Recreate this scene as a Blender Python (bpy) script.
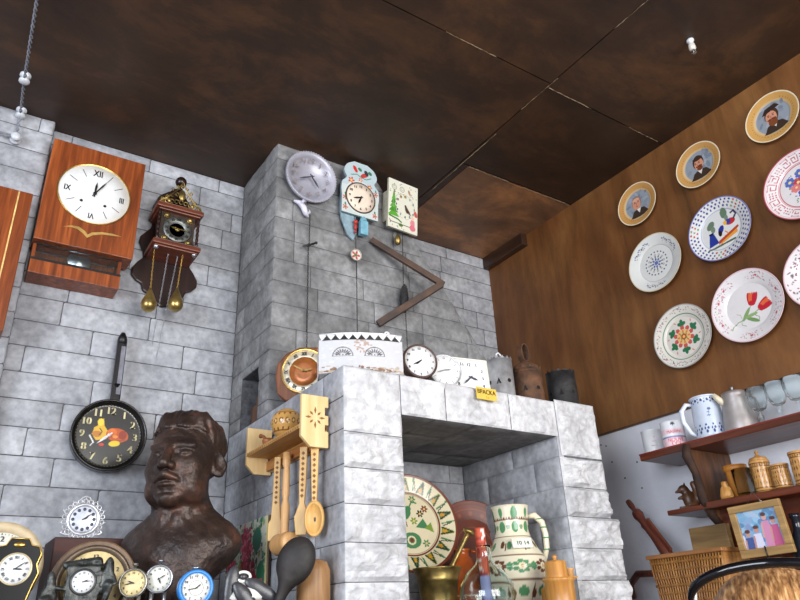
import bpy, bmesh, math, random
import numpy as np
from math import sin, cos, pi, radians, sqrt, atan2, degrees
from mathutils import Vector, Matrix, noise, Euler
random.seed(7)
for o in list(bpy.data.objects): bpy.data.objects.remove(o)
scene = bpy.context.scene
COL = scene.collection

# ---------------------------------------------------------------- camera
PITCH, ROLL, YAW, FPX = radians(25.446), radians(-2.796), radians(34.336), 688.3
CAM = np.array([0.0, 0.0, 1.6])
fw = np.array([sin(YAW)*cos(PITCH), cos(YAW)*cos(PITCH), sin(PITCH)])
ri = np.cross(fw, [0, 0, 1]); ri /= np.linalg.norm(ri); up = np.cross(ri, fw)
r2 = cos(ROLL)*ri + sin(ROLL)*up; u2 = -sin(ROLL)*ri + cos(ROLL)*up
cd = bpy.data.cameras.new('camera'); cam = bpy.data.objects.new('camera', cd); COL.objects.link(cam)
cam.matrix_world = Matrix(((r2[0], u2[0], -fw[0], CAM[0]), (r2[1], u2[1], -fw[1], CAM[1]), (r2[2], u2[2], -fw[2], CAM[2]), (0, 0, 0, 1)))
cd.sensor_width = 36; cd.lens = 36*FPX/800; cd.clip_start = 0.02
scene.camera = cam
def at(ax, val, px, py):
    """world point where the sight line of pixel (px, py) meets the plane axis=val"""
    d = r2*(px-400)/FPX - u2*(py-300)/FPX + fw
    t = (val-CAM[ax])/d[ax]
    return Vector(CAM + t*d)

# ---------------------------------------------------------------- light and exposure
w = bpy.data.worlds.new('world'); scene.world = w; w.use_nodes = True
bg = w.node_tree.nodes['Background']; bg.inputs[0].default_value = (0.80, 0.87, 1.0, 1); bg.inputs[1].default_value = 0.55
def area(name, loc, target, sx, sy, energy, color):
    l = bpy.data.lights.new(name, 'AREA'); l.shape = 'RECTANGLE'; l.size = sx; l.size_y = sy; l.energy = energy; l.color = color
    o = bpy.data.objects.new(name, l); COL.objects.link(o); o.location = loc
    o.rotation_euler = (Vector(target)-Vector(loc)).to_track_quat('-Z', 'Y').to_euler(); return o
area('window_light_behind', (1.2, -3.0, 2.3), (1.3, 2.0, 2.3), 3.2, 2.0, 165, (1.0, 0.985, 0.96))
area('window_light_left', (-3.0, -0.7, 2.4), (2.2, 1.6, 2.2), 2.2, 1.8, 120, (0.85, 0.91, 1.0))
scene.view_settings.view_transform = 'Standard'; scene.view_settings.look = 'None'
scene.view_settings.gamma = 1; scene.view_settings.exposure = 0.55; scene.view_settings.use_curve_mapping = False

# ---------------------------------------------------------------- materials
def lin(c):
    return tuple(((v/255)/12.92 if v/255 <= .04045 else ((v/255+.055)/1.055)**2.4) for v in c[:3])
def linv(a):
    a = np.clip(a, 0, 1); return np.where(a <= .04045, a/12.92, ((a+.055)/1.055)**2.4)
class NT:
    def __init__(s, name):
        s.m = bpy.data.materials.new(name); s.m.use_nodes = True; s.t = s.m.node_tree; s.b = s.t.nodes['Principled BSDF']
    def n(s, ty, **k):
        x = s.t.nodes.new(ty)
        for a, v in k.items():
            if a.startswith('i_'): x.inputs[int(a[2:]) if a[2:].isdigit() else a[2:].replace('_', ' ')].default_value = v
            else: setattr(x, a, v)
        return x
    def l(s, a, b): s.t.links.new(a, b)
    def ramp(s, fac, stops):
        r = s.n('ShaderNodeValToRGB'); e = r.color_ramp.elements
        while len(e) < len(stops): e.new(.5)
        for i, (p, c) in enumerate(stops): e[i].position = p; e[i].color = (*lin(c), 1)
        s.l(fac, r.inputs[0]); return r.outputs[0]
MC = {}
def mat(name, c, rough=.5, metal=0, var=.12, scale=30, bump=.1, c2=None, bscale=None, **kw):
    if name in MC: return MC[name]
    t = NT(name); tc = t.n('ShaderNodeTexCoord'); nz = t.n('ShaderNodeTexNoise', i_Scale=scale, i_Detail=5)
    t.l(tc.outputs['Object'], nz.inputs['Vector'])
    a = c2 if c2 else tuple(v*(1-var) for v in c); b = c if c2 else tuple(min(255, v*(1+var)) for v in c)
    t.l(t.ramp(nz.outputs['Fac'], [(.32, a), (.68, b)]), t.b.inputs['Base Color'])
    t.b.inputs['Roughness'].default_value = rough; t.b.inputs['Metallic'].default_value = metal
    if bump:
        n2 = t.n('ShaderNodeTexNoise', i_Scale=bscale or scale*3, i_Detail=4); t.l(tc.outputs['Object'], n2.inputs['Vector'])
        bp = t.n('ShaderNodeBump', i_Strength=bump, i_Distance=.004); t.l(n2.outputs['Fac'], bp.inputs['Height']); t.l(bp.outputs[0], t.b.inputs['Normal'])
    for k, v in kw.items(): t.b.inputs[k.replace('_', ' ')].default_value = v
    MC[name] = t.m; return t.m
def wood(name, c1, c2, axis=2, rough=.4, scale=14, stretch=.08, bump=.08, c3=None, knots=2.2):
    if name in MC: return MC[name]
    t = NT(name); tc = t.n('ShaderNodeTexCoord'); mp = t.n('ShaderNodeMapping')
    sc = [scale]*3; sc[axis] = scale*stretch; mp.inputs['Scale'].default_value = sc
    t.l(tc.outputs['Object'], mp.inputs[0]); nz = t.n('ShaderNodeTexNoise', i_Scale=3.0, i_Detail=6, i_Roughness=.6); nz.inputs['Distortion'].default_value = knots*.3
    t.l(mp.outputs[0], nz.inputs['Vector'])
    t.l(t.ramp(nz.outputs['Fac'], [(.3, c1), (.52, c3 or tuple((a+b)/2 for a, b in zip(c1, c2))), (.72, c2)]), t.b.inputs['Base Color'])
    t.b.inputs['Roughness'].default_value = rough
    bp = t.n('ShaderNodeBump', i_Strength=bump, i_Distance=.002); t.l(nz.outputs['Fac'], bp.inputs['Height']); t.l(bp.outputs[0], t.b.inputs['Normal'])
    MC[name] = t.m; return t.m
def painted(name, rough=.35, metal=0, bump=0, spec=None):
    if name in MC: return MC[name]
    t = NT(name); a = t.n('ShaderNodeAttribute', attribute_name='Col')
    tc = t.n('ShaderNodeTexCoord'); nz = t.n('ShaderNodeTexNoise', i_Scale=60, i_Detail=3); t.l(tc.outputs['Object'], nz.inputs['Vector'])
    mr = t.n('ShaderNodeMapRange'); mr.inputs[3].default_value = .93; mr.inputs[4].default_value = 1.04; t.l(nz.outputs['Fac'], mr.inputs[0])
    mx = t.n('ShaderNodeMix', data_type='RGBA', blend_type='MULTIPLY'); mx.inputs[0].default_value = 1
    t.l(a.outputs['Color'], mx.inputs[6]); t.l(mr.outputs[0], mx.inputs[7]); t.l(mx.outputs[2], t.b.inputs['Base Color'])
    t.b.inputs['Roughness'].default_value = rough; t.b.inputs['Metallic'].default_value = metal
    if bump:
        bp = t.n('ShaderNodeBump', i_Strength=bump, i_Distance=.003); t.l(nz.outputs['Fac'], bp.inputs['Height']); t.l(bp.outputs[0], t.b.inputs['Normal'])
    MC[name] = t.m; return t.m
def stone(name, c1, c2, c3, bump=.35, stain=(96, 88, 74), stain_amt=.35):
    t = NT(name); tc = t.n('ShaderNodeTexCoord')
    n1 = t.n('ShaderNodeTexNoise', i_Scale=7, i_Detail=9, i_Roughness=.68); n2 = t.n('ShaderNodeTexNoise', i_Scale=40, i_Detail=5); n3 = t.n('ShaderNodeTexNoise', i_Scale=2.1, i_Detail=5)
    for n in (n1, n2, n3): t.l(tc.outputs['Object'], n.inputs['Vector'])
    base = t.ramp(n1.outputs['Fac'], [(.32, c1), (.5, c2), (.68, c3)])
    a = t.n('ShaderNodeAttribute', attribute_name='Col')
    mx = t.n('ShaderNodeMix', data_type='RGBA', blend_type='MULTIPLY'); mx.inputs[0].default_value = 1
    t.l(base, mx.inputs[6]); t.l(a.outputs['Color'], mx.inputs[7])
    r = t.ramp(n3.outputs['Fac'], [(.52, (0, 0, 0)), (.75, (255, 255, 255))])
    mm = t.n('ShaderNodeMath', operation='MULTIPLY'); t.l(r, mm.inputs[0]); mm.inputs[1].default_value = stain_amt
    m2 = t.n('ShaderNodeMix', data_type='RGBA', blend_type='MIX'); t.l(mm.outputs[0], m2.inputs[0]); t.l(mx.outputs[2], m2.inputs[6]); m2.inputs[7].default_value = (*lin(stain), 1)
    g = t.ramp(n2.outputs['Fac'], [(.3, (205, 205, 205)), (.65, (255, 255, 255))])
    m3 = t.n('ShaderNodeMix', data_type='RGBA', blend_type='MULTIPLY'); m3.inputs[0].default_value = .8; t.l(m2.outputs[2], m3.inputs[6]); t.l(g, m3.inputs[7])
    t.l(m3.outputs[2], t.b.inputs['Base Color']); t.b.inputs['Roughness'].default_value = .85
    ad = t.n('ShaderNodeMath', operation='MULTIPLY_ADD'); t.l(n1.outputs['Fac'], ad.inputs[0]); ad.inputs[1].default_value = 2.0; t.l(n2.outputs['Fac'], ad.inputs[2])
    bp = t.n('ShaderNodeBump', i_Strength=bump, i_Distance=.006); t.l(ad.outputs[0], bp.inputs['Height']); t.l(bp.outputs[0], t.b.inputs['Normal'])
    return t.m
M_BACK = stone('pale_block_stone', (150, 152, 158), (178, 180, 186), (202, 204, 209), stain_amt=.28)
M_CHIM = stone('sooty_block_stone', (112, 112, 113), (140, 140, 140), (172, 172, 173), stain=(84, 78, 72), stain_amt=.45)
M_FIRE = stone('white_rock_stone', (196, 196, 199), (212, 212, 214), (228, 228, 229), stain=(176, 174, 172), stain_amt=.25, bump=.75)
M_MORT = mat('mortar', (88, 88, 92), .95, var=.2, scale=50)
M_WHITE_WALL = mat('whitewash_plaster', (218, 220, 228), .8, var=.05, scale=4, bump=.4, bscale=60)
PAINT = painted('painted_ceramic', .22)
PAINTM = painted('painted_matte', .6, bump=.1)
BLACK = mat('black_enamel', (14, 14, 16), .42, var=.2)
HANDS = mat('black_hands', (16, 16, 18), .4, var=.1, bump=0)
WHITE = mat('white_enamel', (226, 228, 230), .3, var=.03)
CREAM = mat('cream_dial', (228, 216, 184), .45, var=.04)
BRASS = mat('brass', (196, 160, 84), .28, .9, var=.15, bump=.1)
OLDBRASS = mat('old_brass', (150, 128, 76), .36, .85, var=.3, scale=18, bump=.3)
STEEL = mat('steel', (170, 172, 178), .3, .9, var=.1)
IRON = mat('rusty_iron', (92, 74, 60), .7, .4, c2=(52, 46, 42), scale=26, bump=.5)
RUST = mat('rust_brown_iron', (118, 82, 58), .75, .3, c2=(66, 50, 40), scale=22, bump=.6)
DARKIRON = mat('dark_iron', (60, 58, 58), .6, .4, c2=(30, 30, 32), scale=20, bump=.5)
PEWTER = mat('cast_grey_metal', (92, 94, 92), .42, .6, c2=(36, 40, 38), scale=34, bump=.6)
W_RED = wood('red_veneer', (96, 42, 16), (176, 92, 42), 2, .28, 16, .06)
W_DARK = wood('dark_turned_wood', (24, 12, 10), (54, 27, 19), 2, .3)
W_CORN = wood('cornice_wood', (86, 38, 22), (128, 68, 44), 0, .35)
W_PINE = wood('pale_pine', (214, 176, 116), (240, 212, 160), 2, .5, 12, .1)
W_PINEY = wood('pale_pine_board', (178, 122, 62), (226, 182, 112), 1, .5, 12, .1)
W_SHELF = wood('brown_shelf_wood', (62, 28, 16), (122, 58, 34), 1, .35, 10, .08)
W_CARVE = wood('carved_brown_wood', (58, 34, 20), (120, 78, 44), 2, .4, 12, .15)
W_TOOL = wood('reddish_tool_wood', (74, 34, 24), (122, 64, 46), 2, .5)
W_SPOON = wood('spoon_wood', (190, 138, 70), (232, 190, 116), 2, .45, 12, .1)
GLASS = mat('clear_glass', (235, 245, 245), .04, var=.01, bump=0, Transmission_Weight=1.0, IOR=1.45)
GLASSB = mat('bluish_pressed_glass', (246, 252, 252), .08, var=.005, scale=60, bump=.5, bscale=90, Transmission_Weight=1.0, IOR=1.14)

# ---------------------------------------------------------------- mesh tools
class MB:
    def __init__(s): s.v = []; s.f = []; s.c = []; s.T = Matrix(); s.tone = 1.0; s.sm = []
    def add(s, vs, fs, smooth=False, T=None):
        k = len(s.v); M = s.T @ T if T else s.T
        for p in vs: s.v.append(tuple(M @ Vector(p))); s.c.append(s.tone)
        for f in fs: s.f.append(tuple(i+k for i in f)); s.sm.append(smooth)
        return s
    def box(s, c, d, T=None):
        x, y, z = c; a, b, e = d[0]/2, d[1]/2, d[2]/2
        vs = [(x+i*a, y+j*b, z+k*e) for k in (-1, 1) for j in (-1, 1) for i in (-1, 1)]
        return s.add(vs, [(0, 2, 3, 1), (4, 5, 7, 6), (0, 1, 5, 4), (2, 6, 7, 3), (0, 4, 6, 2), (1, 3, 7, 5)], T=T)
    def bb(s, x0, x1, y0, y1, z0, z1): return s.box(((x0+x1)/2, (y0+y1)/2, (z0+z1)/2), (abs(x1-x0), abs(y1-y0), abs(z1-z0)))
    def lathe(s, prof, n=32, axis='z', c=(0, 0, 0), T=None, smooth=True, wob=None):
        vs = []; fs = []; N = len(prof)
        for r, h in prof:
            for i in range(n):
                a = 2*pi*i/n; q = r*(wob(a) if wob else 1)
                if axis == 'z': vs.append((c[0]+q*cos(a), c[1]+q*sin(a), c[2]+h))
                elif axis == 'y': vs.append((c[0]+q*cos(a), c[1]+h, c[2]+q*sin(a)))
                else: vs.append((c[0]+h, c[1]+q*cos(a), c[2]+q*sin(a)))
        for j in range(N-1):
            for i in range(n): fs.append((j*n+i, j*n+(i+1) % n, (j+1)*n+(i+1) % n, (j+1)*n+i))
        if prof[0][0] > 1e-6: fs.append(tuple(range(n-1, -1, -1)))
        if prof[-1][0] > 1e-6: fs.append(tuple((N-1)*n+i for i in range(n)))
        return s.add(vs, fs, smooth, T)
    def tube(s, pts, r, n=8, closed=False, T=None):
        pts = [Vector(p) for p in pts]; N = len(pts); vs = []; fs = []
        R = r if isinstance(r, (list, tuple)) else [r]*N; pn = None
        for i, p in enumerate(pts):
            d = (pts[(i+1) % N]-pts[i-1]) if closed else (pts[min(i+1, N-1)]-pts[max(i-1, 0)])
            d = d.normalized() if d.length > 1e-9 else Vector((0, 0, 1))
            if pn is None: pn = d.orthogonal().normalized()
            pn = (pn-d*pn.dot(d)); pn = pn.normalized() if pn.length > 1e-6 else d.orthogonal().normalized(); b = d.cross(pn)
            for k in range(n):
                a = 2*pi*k/n; vs.append(p+(pn*cos(a)+b*sin(a))*R[i])
        for j in range(N if closed else N-1):
            for k in range(n): fs.append((j*n+k, j*n+(k+1) % n, ((j+1) % N)*n+(k+1) % n, ((j+1) % N)*n+k))
        if not closed: fs.append(tuple(range(n-1, -1, -1))); fs.append(tuple((N-1)*n+k for k in range(n)))
        return s.add(vs, fs, True, T)
    def prism(s, poly, y0, y1, T=None):
        """outline in x,z extruded along y"""
        n = len(poly); vs = [(x, y0, z) for x, z in poly]+[(x, y1, z) for x, z in poly]
        fs = [tuple(range(n)), tuple(range(2*n-1, n-1, -1))]+[(i, i+n, (i+1) % n+n, (i+1) % n) for i in range(n)]
        return s.add(vs, fs, T=T)
    def ball(s, c, r, n=16, T=None):
        rx, ry, rz = (r, r, r) if not isinstance(r, (tuple, list)) else r
        M = Matrix.Translation(c) @ Matrix.Diagonal((rx, ry, rz, 1))
        return s.lathe([(0, -1)]+[(sin(pi*i/(n//2)), -cos(pi*i/(n//2))) for i in range(1, n//2)]+[(0, 1)], n, T=(T @ M if T else M))
    def chain(s, p0, p1, link=.006, r=.0011):
        p0 = Vector(p0); p1 = Vector(p1); L = (p1-p0).length; n = max(2, int(L/(link*1.5)))
        for i in range(n):
            c = p0.lerp(p1, (i+.5)/n); rz = (i % 2)*pi/2
            s.tube([c+Vector((cos(a)*link*.45*cos(rz), cos(a)*link*.45*sin(rz), sin(a)*link)) for a in [2*pi*k/6 for k in range(6)]], r, 4, closed=True)
        return s
    def build(s, name, m, parent=None, bevel=0, loc=None, rot=None, seg=2, label=None):
        me = bpy.data.meshes.new(name); me.from_pydata(s.v, [], s.f); me.update()
        me.polygons.foreach_set('use_smooth', s.sm)
        if any(abs(t-1) > 1e-6 for t in s.c):
            ca = me.color_attributes.new('Col', 'FLOAT_COLOR', 'POINT')
            a = np.ones((len(s.c), 4)); a[:, :3] = np.array(s.c)[:, None]; ca.data.foreach_set('color', a.ravel())
        bm = bmesh.new(); bm.from_mesh(me); bmesh.ops.recalc_face_normals(bm, faces=bm.faces); bm.to_mesh(me); bm.free()
        me.materials.append(m); o = bpy.data.objects.new(name, me); COL.objects.link(o)
        if parent: o.parent = parent
        if loc is not None: o.location = loc
        if rot is not None: o.rotation_euler = rot
        if bevel:
            b = o.modifiers.new('bevel', 'BEVEL'); b.width = bevel; b.segments = seg; b.limit_method = 'ANGLE'; b.angle_limit = radians(35)
        if label: o['label'] = label
        return o
def tag(o, label, cat, group=None):
    o['label'] = label; o['category'] = cat
    if group: o['group'] = group
    return o
def thing(name, label, cat, loc=(0, 0, 0), rot=(0, 0, 0), group=None):
    o = bpy.data.objects.new(name, None); COL.objects.link(o); o.location = loc; o.rotation_euler = rot; o.empty_display_size = .05
    return tag(o, label, cat, group)
def struct(o): o['kind'] = 'structure'; return o
_G = {}
def glyph(st):
    if st not in _G:
        c = bpy.data.curves.new('t', 'FONT'); c.body = st; c.size = 1; c.resolution_u = 3; c.extrude = .0
        o = bpy.data.objects.new('t', c); COL.objects.link(o); dg = bpy.context.evaluated_depsgraph_get()
        me = bpy.data.meshes.new_from_object(o.evaluated_get(dg))
        vs = [(v.co.x, v.co.y) for v in me.vertices]; fs = [tuple(p.vertices) for p in me.polygons]
        bpy.data.objects.remove(o); bpy.data.curves.remove(c); bpy.data.meshes.remove(me)
        xs = [p[0] for p in vs]; ys = [p[1] for p in vs]; cx = (min(xs)+max(xs))/2; cy = (min(ys)+max(ys))/2; h = max(ys)-min(ys)
        _G[st] = ([((x-cx)/h, (y-cy)/h) for x, y in vs], fs, (max(xs)-min(xs))/h)
    return _G[st]
def text(mb, st, x, y, z, h, rot=0, sx=1.0, bold=0, th=.0012):
    vs, fs, wd = glyph(st)
    n = len(vs); P = []
    for a, b in vs:
        a *= h*sx; b *= h; P.append((x+a*cos(rot)-b*sin(rot), y, z+a*sin(rot)+b*cos(rot)))
    offs = [0] if not bold else [-bold, bold]
    for o in offs:
        mb.add([(p[0]+o, p[1], p[2]) for p in P], fs)
# ---------------------------------------------------------------- painting on surfaces (patterns of the things themselves)
class P:
    def __init__(s, X, Z, base):
        s.X = X; s.Z = Z; s.c = np.ones((len(X), 3))*np.array(base)/255
    def put(s, m, c): s.c[m] = np.array(c)/255; return s
    def ell(s, x, z, rx, rz, c, ang=0):
        a = radians(ang); dx = s.X-x; dz = s.Z-z; u = dx*cos(a)+dz*sin(a); v = -dx*sin(a)+dz*cos(a)
        return s.put((u/rx)**2+(v/rz)**2 < 1, c)
    def ring(s, x, z, r0, r1, c):
        d = np.hypot(s.X-x, s.Z-z); return s.put((d > r0) & (d < r1), c)
    def seg(s, x0, z0, x1, z1, w, c):
        dx, dz = x1-x0, z1-z0; L = dx*dx+dz*dz+1e-12; t = np.clip(((s.X-x0)*dx+(s.Z-z0)*dz)/L, 0, 1)
        return s.put(np.hypot(s.X-x0-t*dx, s.Z-z0-t*dz) < w/2, c)
    def poly(s, pts, w, c):
        for a, b in zip(pts[:-1], pts[1:]): s.seg(*a, *b, w, c)
        return s
    def fill(s, pts, c):
        ins = np.zeros(len(s.X), bool); n = len(pts)
        for i in range(n):
            x0, z0 = pts[i]; x1, z1 = pts[(i+1) % n]
            cr = ((z0 > s.Z) != (z1 > s.Z)); xx = (x1-x0)*(s.Z-z0)/((z1-z0) or 1e-9)+x0; ins ^= cr & (s.X < xx)
        return s.put(ins, c)
    def flower(s, x, z, r, n, c, cc=None, w=.4, a0=0):
        for k in range(n):
            a = a0+2*pi*k/n; s.ell(x+r*.6*cos(a), z+r*.6*sin(a), r*.42, r*w*.6, c, degrees(a))
        if cc: s.ell(x, z, r*.3, r*.3, cc)
        return s
    def rot(s, n, fn):
        """repeat a motif round the centre"""
        X, Z = s.X, s.Z
        for k in range(n):
            a = 2*pi*k/n; s.X = X*cos(a)+Z*sin(a); s.Z = -X*sin(a)+Z*cos(a); fn(s, k)
        s.X, s.Z = X, Z; return s
def colmesh(name, vs, fs, cols, m, parent=None, smooth=True, label=None):
    me = bpy.data.meshes.new(name); me.from_pydata(vs, [], fs); me.update(); me.polygons.foreach_set('use_smooth', [smooth]*len(fs))
    ca = me.color_attributes.new('Col', 'FLOAT_COLOR', 'POINT'); a = np.ones((len(vs), 4)); a[:, :3] = linv(cols); ca.data.foreach_set('color', a.ravel())
    me.materials.append(m); o = bpy.data.objects.new(name, me); COL.objects.link(o)
    if parent: o.parent = parent
    if label: o['label'] = label
    return o
def plate_mesh(name, R, fn, base, m=None, parent=None, nr=64, ns=200, deep=.16, well=.62, back=None, front_off=0):
    """round plate facing -y, hollow well, raised rim, foot ring behind; pattern painted by fn in units of R"""
    d = deep*R
    def yf(r): 
        if r < well: return -d*.25
        t = (r-well)/(1-well); return -d*(.25+.75*t**.8) if r > well+.001 else -d*.25
    rs = np.linspace(0, 1, nr)[1:]
    vs = [(0, yf(0), 0)]; 
    for r in rs:
        for i in range(ns): a = 2*pi*i/ns; vs.append((R*r*cos(a), yf(r), R*r*sin(a)))
    for r, y in ((1.0, -d*.9), (.97, -d*.85), (well+.05, -d*.05), (well, 0), (.01, 0)):
        for i in range(ns): a = 2*pi*i/ns; vs.append((R*r*cos(a), y, R*r*sin(a)))
    fs = [(0, 1+(i+1) % ns, 1+i) for i in range(ns)]; L = len(rs)+5
    for j in range(L-1):
        for i in range(ns): fs.append((1+j*ns+i, 1+j*ns+(i+1) % ns, 1+(j+1)*ns+(i+1) % ns, 1+(j+1)*ns+i))
    V = np.array(vs); nf = 1+len(rs)*ns; p = P(V[:nf, 0]/R, V[:nf, 2]/R, base); fn(p)
    C = np.ones((len(vs), 3))*np.array(back or (225, 222, 215))/255; C[:nf] = p.c
    return colmesh(name, vs, fs, C, m or PAINT, parent)
def shape_mesh(name, z0, z1, hw, depth, fn, base, m=None, parent=None, nx=70, nz=90, side=(200, 200, 200), bow=None):
    """flat board facing -y whose half width at height z is hw(z); painted front"""
    vs = []; fs = []
    for j in range(nz+1):
        z = z0+(z1-z0)*j/nz; l, r = hw(z) if isinstance(hw(z), tuple) else (-hw(z), hw(z))
        for i in range(nx+1):
            x = l+(r-l)*i/nx; vs.append((x, -depth-(bow(x, z) if bow else 0), z))
    W = nx+1
    for j in range(nz):
        for i in range(nx): fs.append((j*W+i, j*W+i+1, (j+1)*W+i+1, (j+1)*W+i))
    nf = len(vs); rim = [i for i in range(W)]+[j*W+nx for j in range(1, nz+1)]+[nz*W+i for i in range(nx-1, -1, -1)]+[j*W for j in range(nz-1, 0, -1)]
    k = nf
    for i in rim: vs.append(vs[i])
    for i in rim: vs.append((vs[i][0], 0, vs[i][2]))
    n = len(rim)
    for i in range(n): fs.append((k+i, k+n+i, k+n+(i+1) % n, k+(i+1) % n))
    b0 = len(vs)
    for j in range(nz+1):
        vs.append((vs[j*W][0], 0, vs[j*W][2])); vs.append((vs[j*W+nx][0], 0, vs[j*W+nx][2]))
    for j in range(nz): fs.append((b0+2*j, b0+2*j+2, b0+2*j+3, b0+2*j+1))
    V = np.array(vs); p = P(V[:nf, 0], V[:nf, 2], base); fn(p)
    C = np.ones((len(vs), 3))*np.array(side)/255; C[:nf] = p.c
    return colmesh(name, vs, fs, C, m or PAINT, parent, smooth=False)
def pot_mesh(name, prof, fn, base, m=None, parent=None, ns=120, sub=6, inner=None):
    """turned vessel (profile r,z) painted by fn over (angle, z)"""
    pr = []
    for (a, b), (c, d) in zip(prof[:-1], prof[1:]):
        for k in range(sub): pr.append((a+(c-a)*k/sub, b+(d-b)*k/sub))
    pr.append(prof[-1]); vs = []; A = []; Zs = []
    for r, z in pr:
        for i in range(ns): a = 2*pi*i/ns-pi; vs.append((r*sin(a), -r*cos(a), z)); A.append(a); Zs.append(z)
    fs = [(j*ns+i, j*ns+(i+1) % ns, (j+1)*ns+(i+1) % ns, (j+1)*ns+i) for j in range(len(pr)-1) for i in range(ns)]
    if pr[0][0] > 1e-5: fs.append(tuple(range(ns-1, -1, -1)))
    if pr[-1][0] > 1e-5: fs.append(tuple((len(pr)-1)*ns+i for i in range(ns)))
    p = P(np.array(A), np.array(Zs), base); fn(p)
    return colmesh(name, vs, fs, p.c, m or PAINT, parent)

BLACKL = mat('black_lacquer', (5, 5, 6), .3, var=.1, bump=0, Specular_IOR_Level=.2)
# implicit sculpting ------------------------------------------------
def snet(f, lo, hi, h):
    lo = np.array(lo, float); n = np.ceil((np.array(hi)-lo)/h).astype(int)+1
    g = [lo[i]+h*np.arange(n[i]) for i in range(3)]; X, Y, Z = np.meshgrid(*g, indexing='ij')
    F = f(X, Y, Z).astype(np.float32); S = F < 0
    acc = np.zeros((*(n-1), 3)); cnt = np.zeros(tuple(n-1))
    base = np.stack(np.meshgrid(*[np.arange(k-1) for k in n], indexing='ij'), -1).astype(float)
    def sl(o): return tuple(slice(o[i], n[i]-1+o[i]) for i in range(3))
    cs = [(a, b, c) for a in (0, 1) for b in (0, 1) for c in (0, 1)]
    for p in cs:
        for ax in range(3):
            if p[ax]: continue
            q = list(p); q[ax] = 1; A = F[sl(p)]; B = F[sl(q)]; m = (A < 0) != (B < 0)
            t = np.where(m, A/(A-B+1e-12), 0)
            pt = base+np.array(p); pt[..., ax] += t
            acc[m] += pt[m]; cnt[m] += 1
    act = cnt > 0; idx = -np.ones(cnt.shape, int); idx[act] = np.arange(act.sum())
    V = acc[act]/cnt[act][:, None]*h+lo; fs = []
    for ax in range(3):
        o1, o2 = [(1, 2), (2, 0), (0, 1)][ax]
        a = [slice(1, n[i]-1) for i in range(3)]; a[ax] = slice(0, n[ax]-1); b = list(a); b[ax] = slice(1, n[ax])
        s0 = S[tuple(a)]; s1 = S[tuple(b)]; m = np.argwhere(s0 != s1)
        if len(m) == 0: continue
        flip = s0[tuple(m.T)]; off = np.ones(3, int); off[ax] = 0; c = m+off
        e1 = np.zeros(3, int); e1[o1] = 1; e2 = np.zeros(3, int); e2[o2] = 1
        q = [idx[tuple((c-e1-e2).T)], idx[tuple((c-e2).T)], idx[tuple(c.T)], idx[tuple((c-e1).T)]]
        Q = np.stack(q, 1); Q[~flip] = Q[~flip][:, ::-1]; fs.append(Q)
    return V, np.concatenate(fs)
def smin(a, b, k):
    h = np.clip(.5+.5*(b-a)/k, 0, 1); return b*(1-h)+a*h-k*h*(1-h)
def smax(a, b, k): return -smin(-a, -b, k)
def E_(X, Y, Z, c, r):
    q = np.sqrt(((X-c[0])/r[0])**2+((Y-c[1])/r[1])**2+((Z-c[2])/r[2])**2); return (q-1)*min(r)
def CAP(X, Y, Z, a, b, r, r2=None):
    a = np.array(a); b = np.array(b); d = b-a; t = np.clip(((X-a[0])*d[0]+(Y-a[1])*d[1]+(Z-a[2])*d[2])/(d@d), 0, 1)
    rr = r if r2 is None else r+(r2-r)*t
    return np.sqrt((X-a[0]-t*d[0])**2+(Y-a[1]-t*d[1])**2+(Z-a[2]-t*d[2])**2)-rr
def sdf_obj(name, f, lo, hi, h, m, parent=None, scale=1, smooth_it=1):
    V, Fq = snet(f, lo, hi, h); me = bpy.data.meshes.new(name); me.from_pydata((V*scale).tolist(), [], Fq.tolist()); me.update()
    bm = bmesh.new(); bm.from_mesh(me); bmesh.ops.recalc_face_normals(bm, faces=bm.faces); bm.to_mesh(me); bm.free()
    me.polygons.foreach_set('use_smooth', [True]*len(me.polygons)); me.materials.append(m)
    o = bpy.data.objects.new(name, me); COL.objects.link(o)
    if parent: o.parent = parent
    if smooth_it:
        s = o.modifiers.new('smooth', 'SMOOTH'); s.factor = .5; s.iterations = smooth_it
    return o

# clocks ------------------------------------------------------------
ROM = ['XII', 'I', 'II', 'III', 'IIII', 'V', 'VI', 'VII', 'VIII', 'IX', 'X', 'XI']
def numerals(parent, R, y, kind='arabic', h=.17, rn=.78, m=None, cx=0, cz=0, bold=.013, minutes=True, only=None):
    mb = MB()
    for k in range(12):
        a = 2*pi*k/12; x = cx+R*rn*sin(a); z = cz+R*rn*cos(a)
        if only and k not in only:
            if kind != 'arabic' or True:
                mb.add([(cx+sin(a)*R*r+cos(a)*q, y, cz+cos(a)*R*r-sin(a)*q) for r, q in ((rn-.1, -.012*R), (rn-.1, .012*R), (rn+.1, .012*R), (rn+.1, -.012*R))], [(0, 1, 2, 3)])
            continue
        if kind == 'arabic': text(mb, str(k or 12), x, y, z, R*h, 0, .95, bold*R)
        elif kind == 'roman': text(mb, ROM[k], x, y, z, R*h, -a, .8, bold*R)
        elif kind == 'up': text(mb, ROM[k], x, y, z, R*h, 0, .7, bold*R)
    if minutes:
        for k in range(60):
            a = 2*pi*k/60; r0 = R*.925; r1 = R*(.965 if k % 5 else .975); q = R*(.006 if k % 5 else .014)
            mb.add([(cx+sin(a)*r+cos(a)*t, y, cz+cos(a)*r-sin(a)*t) for r, t in ((r0, -q), (r0, q), (r1, q), (r1, -q))], [(0, 1, 2, 3)])
    return mb.build('numerals', m or HANDS, LAST.get(parent.name, parent))
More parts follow.
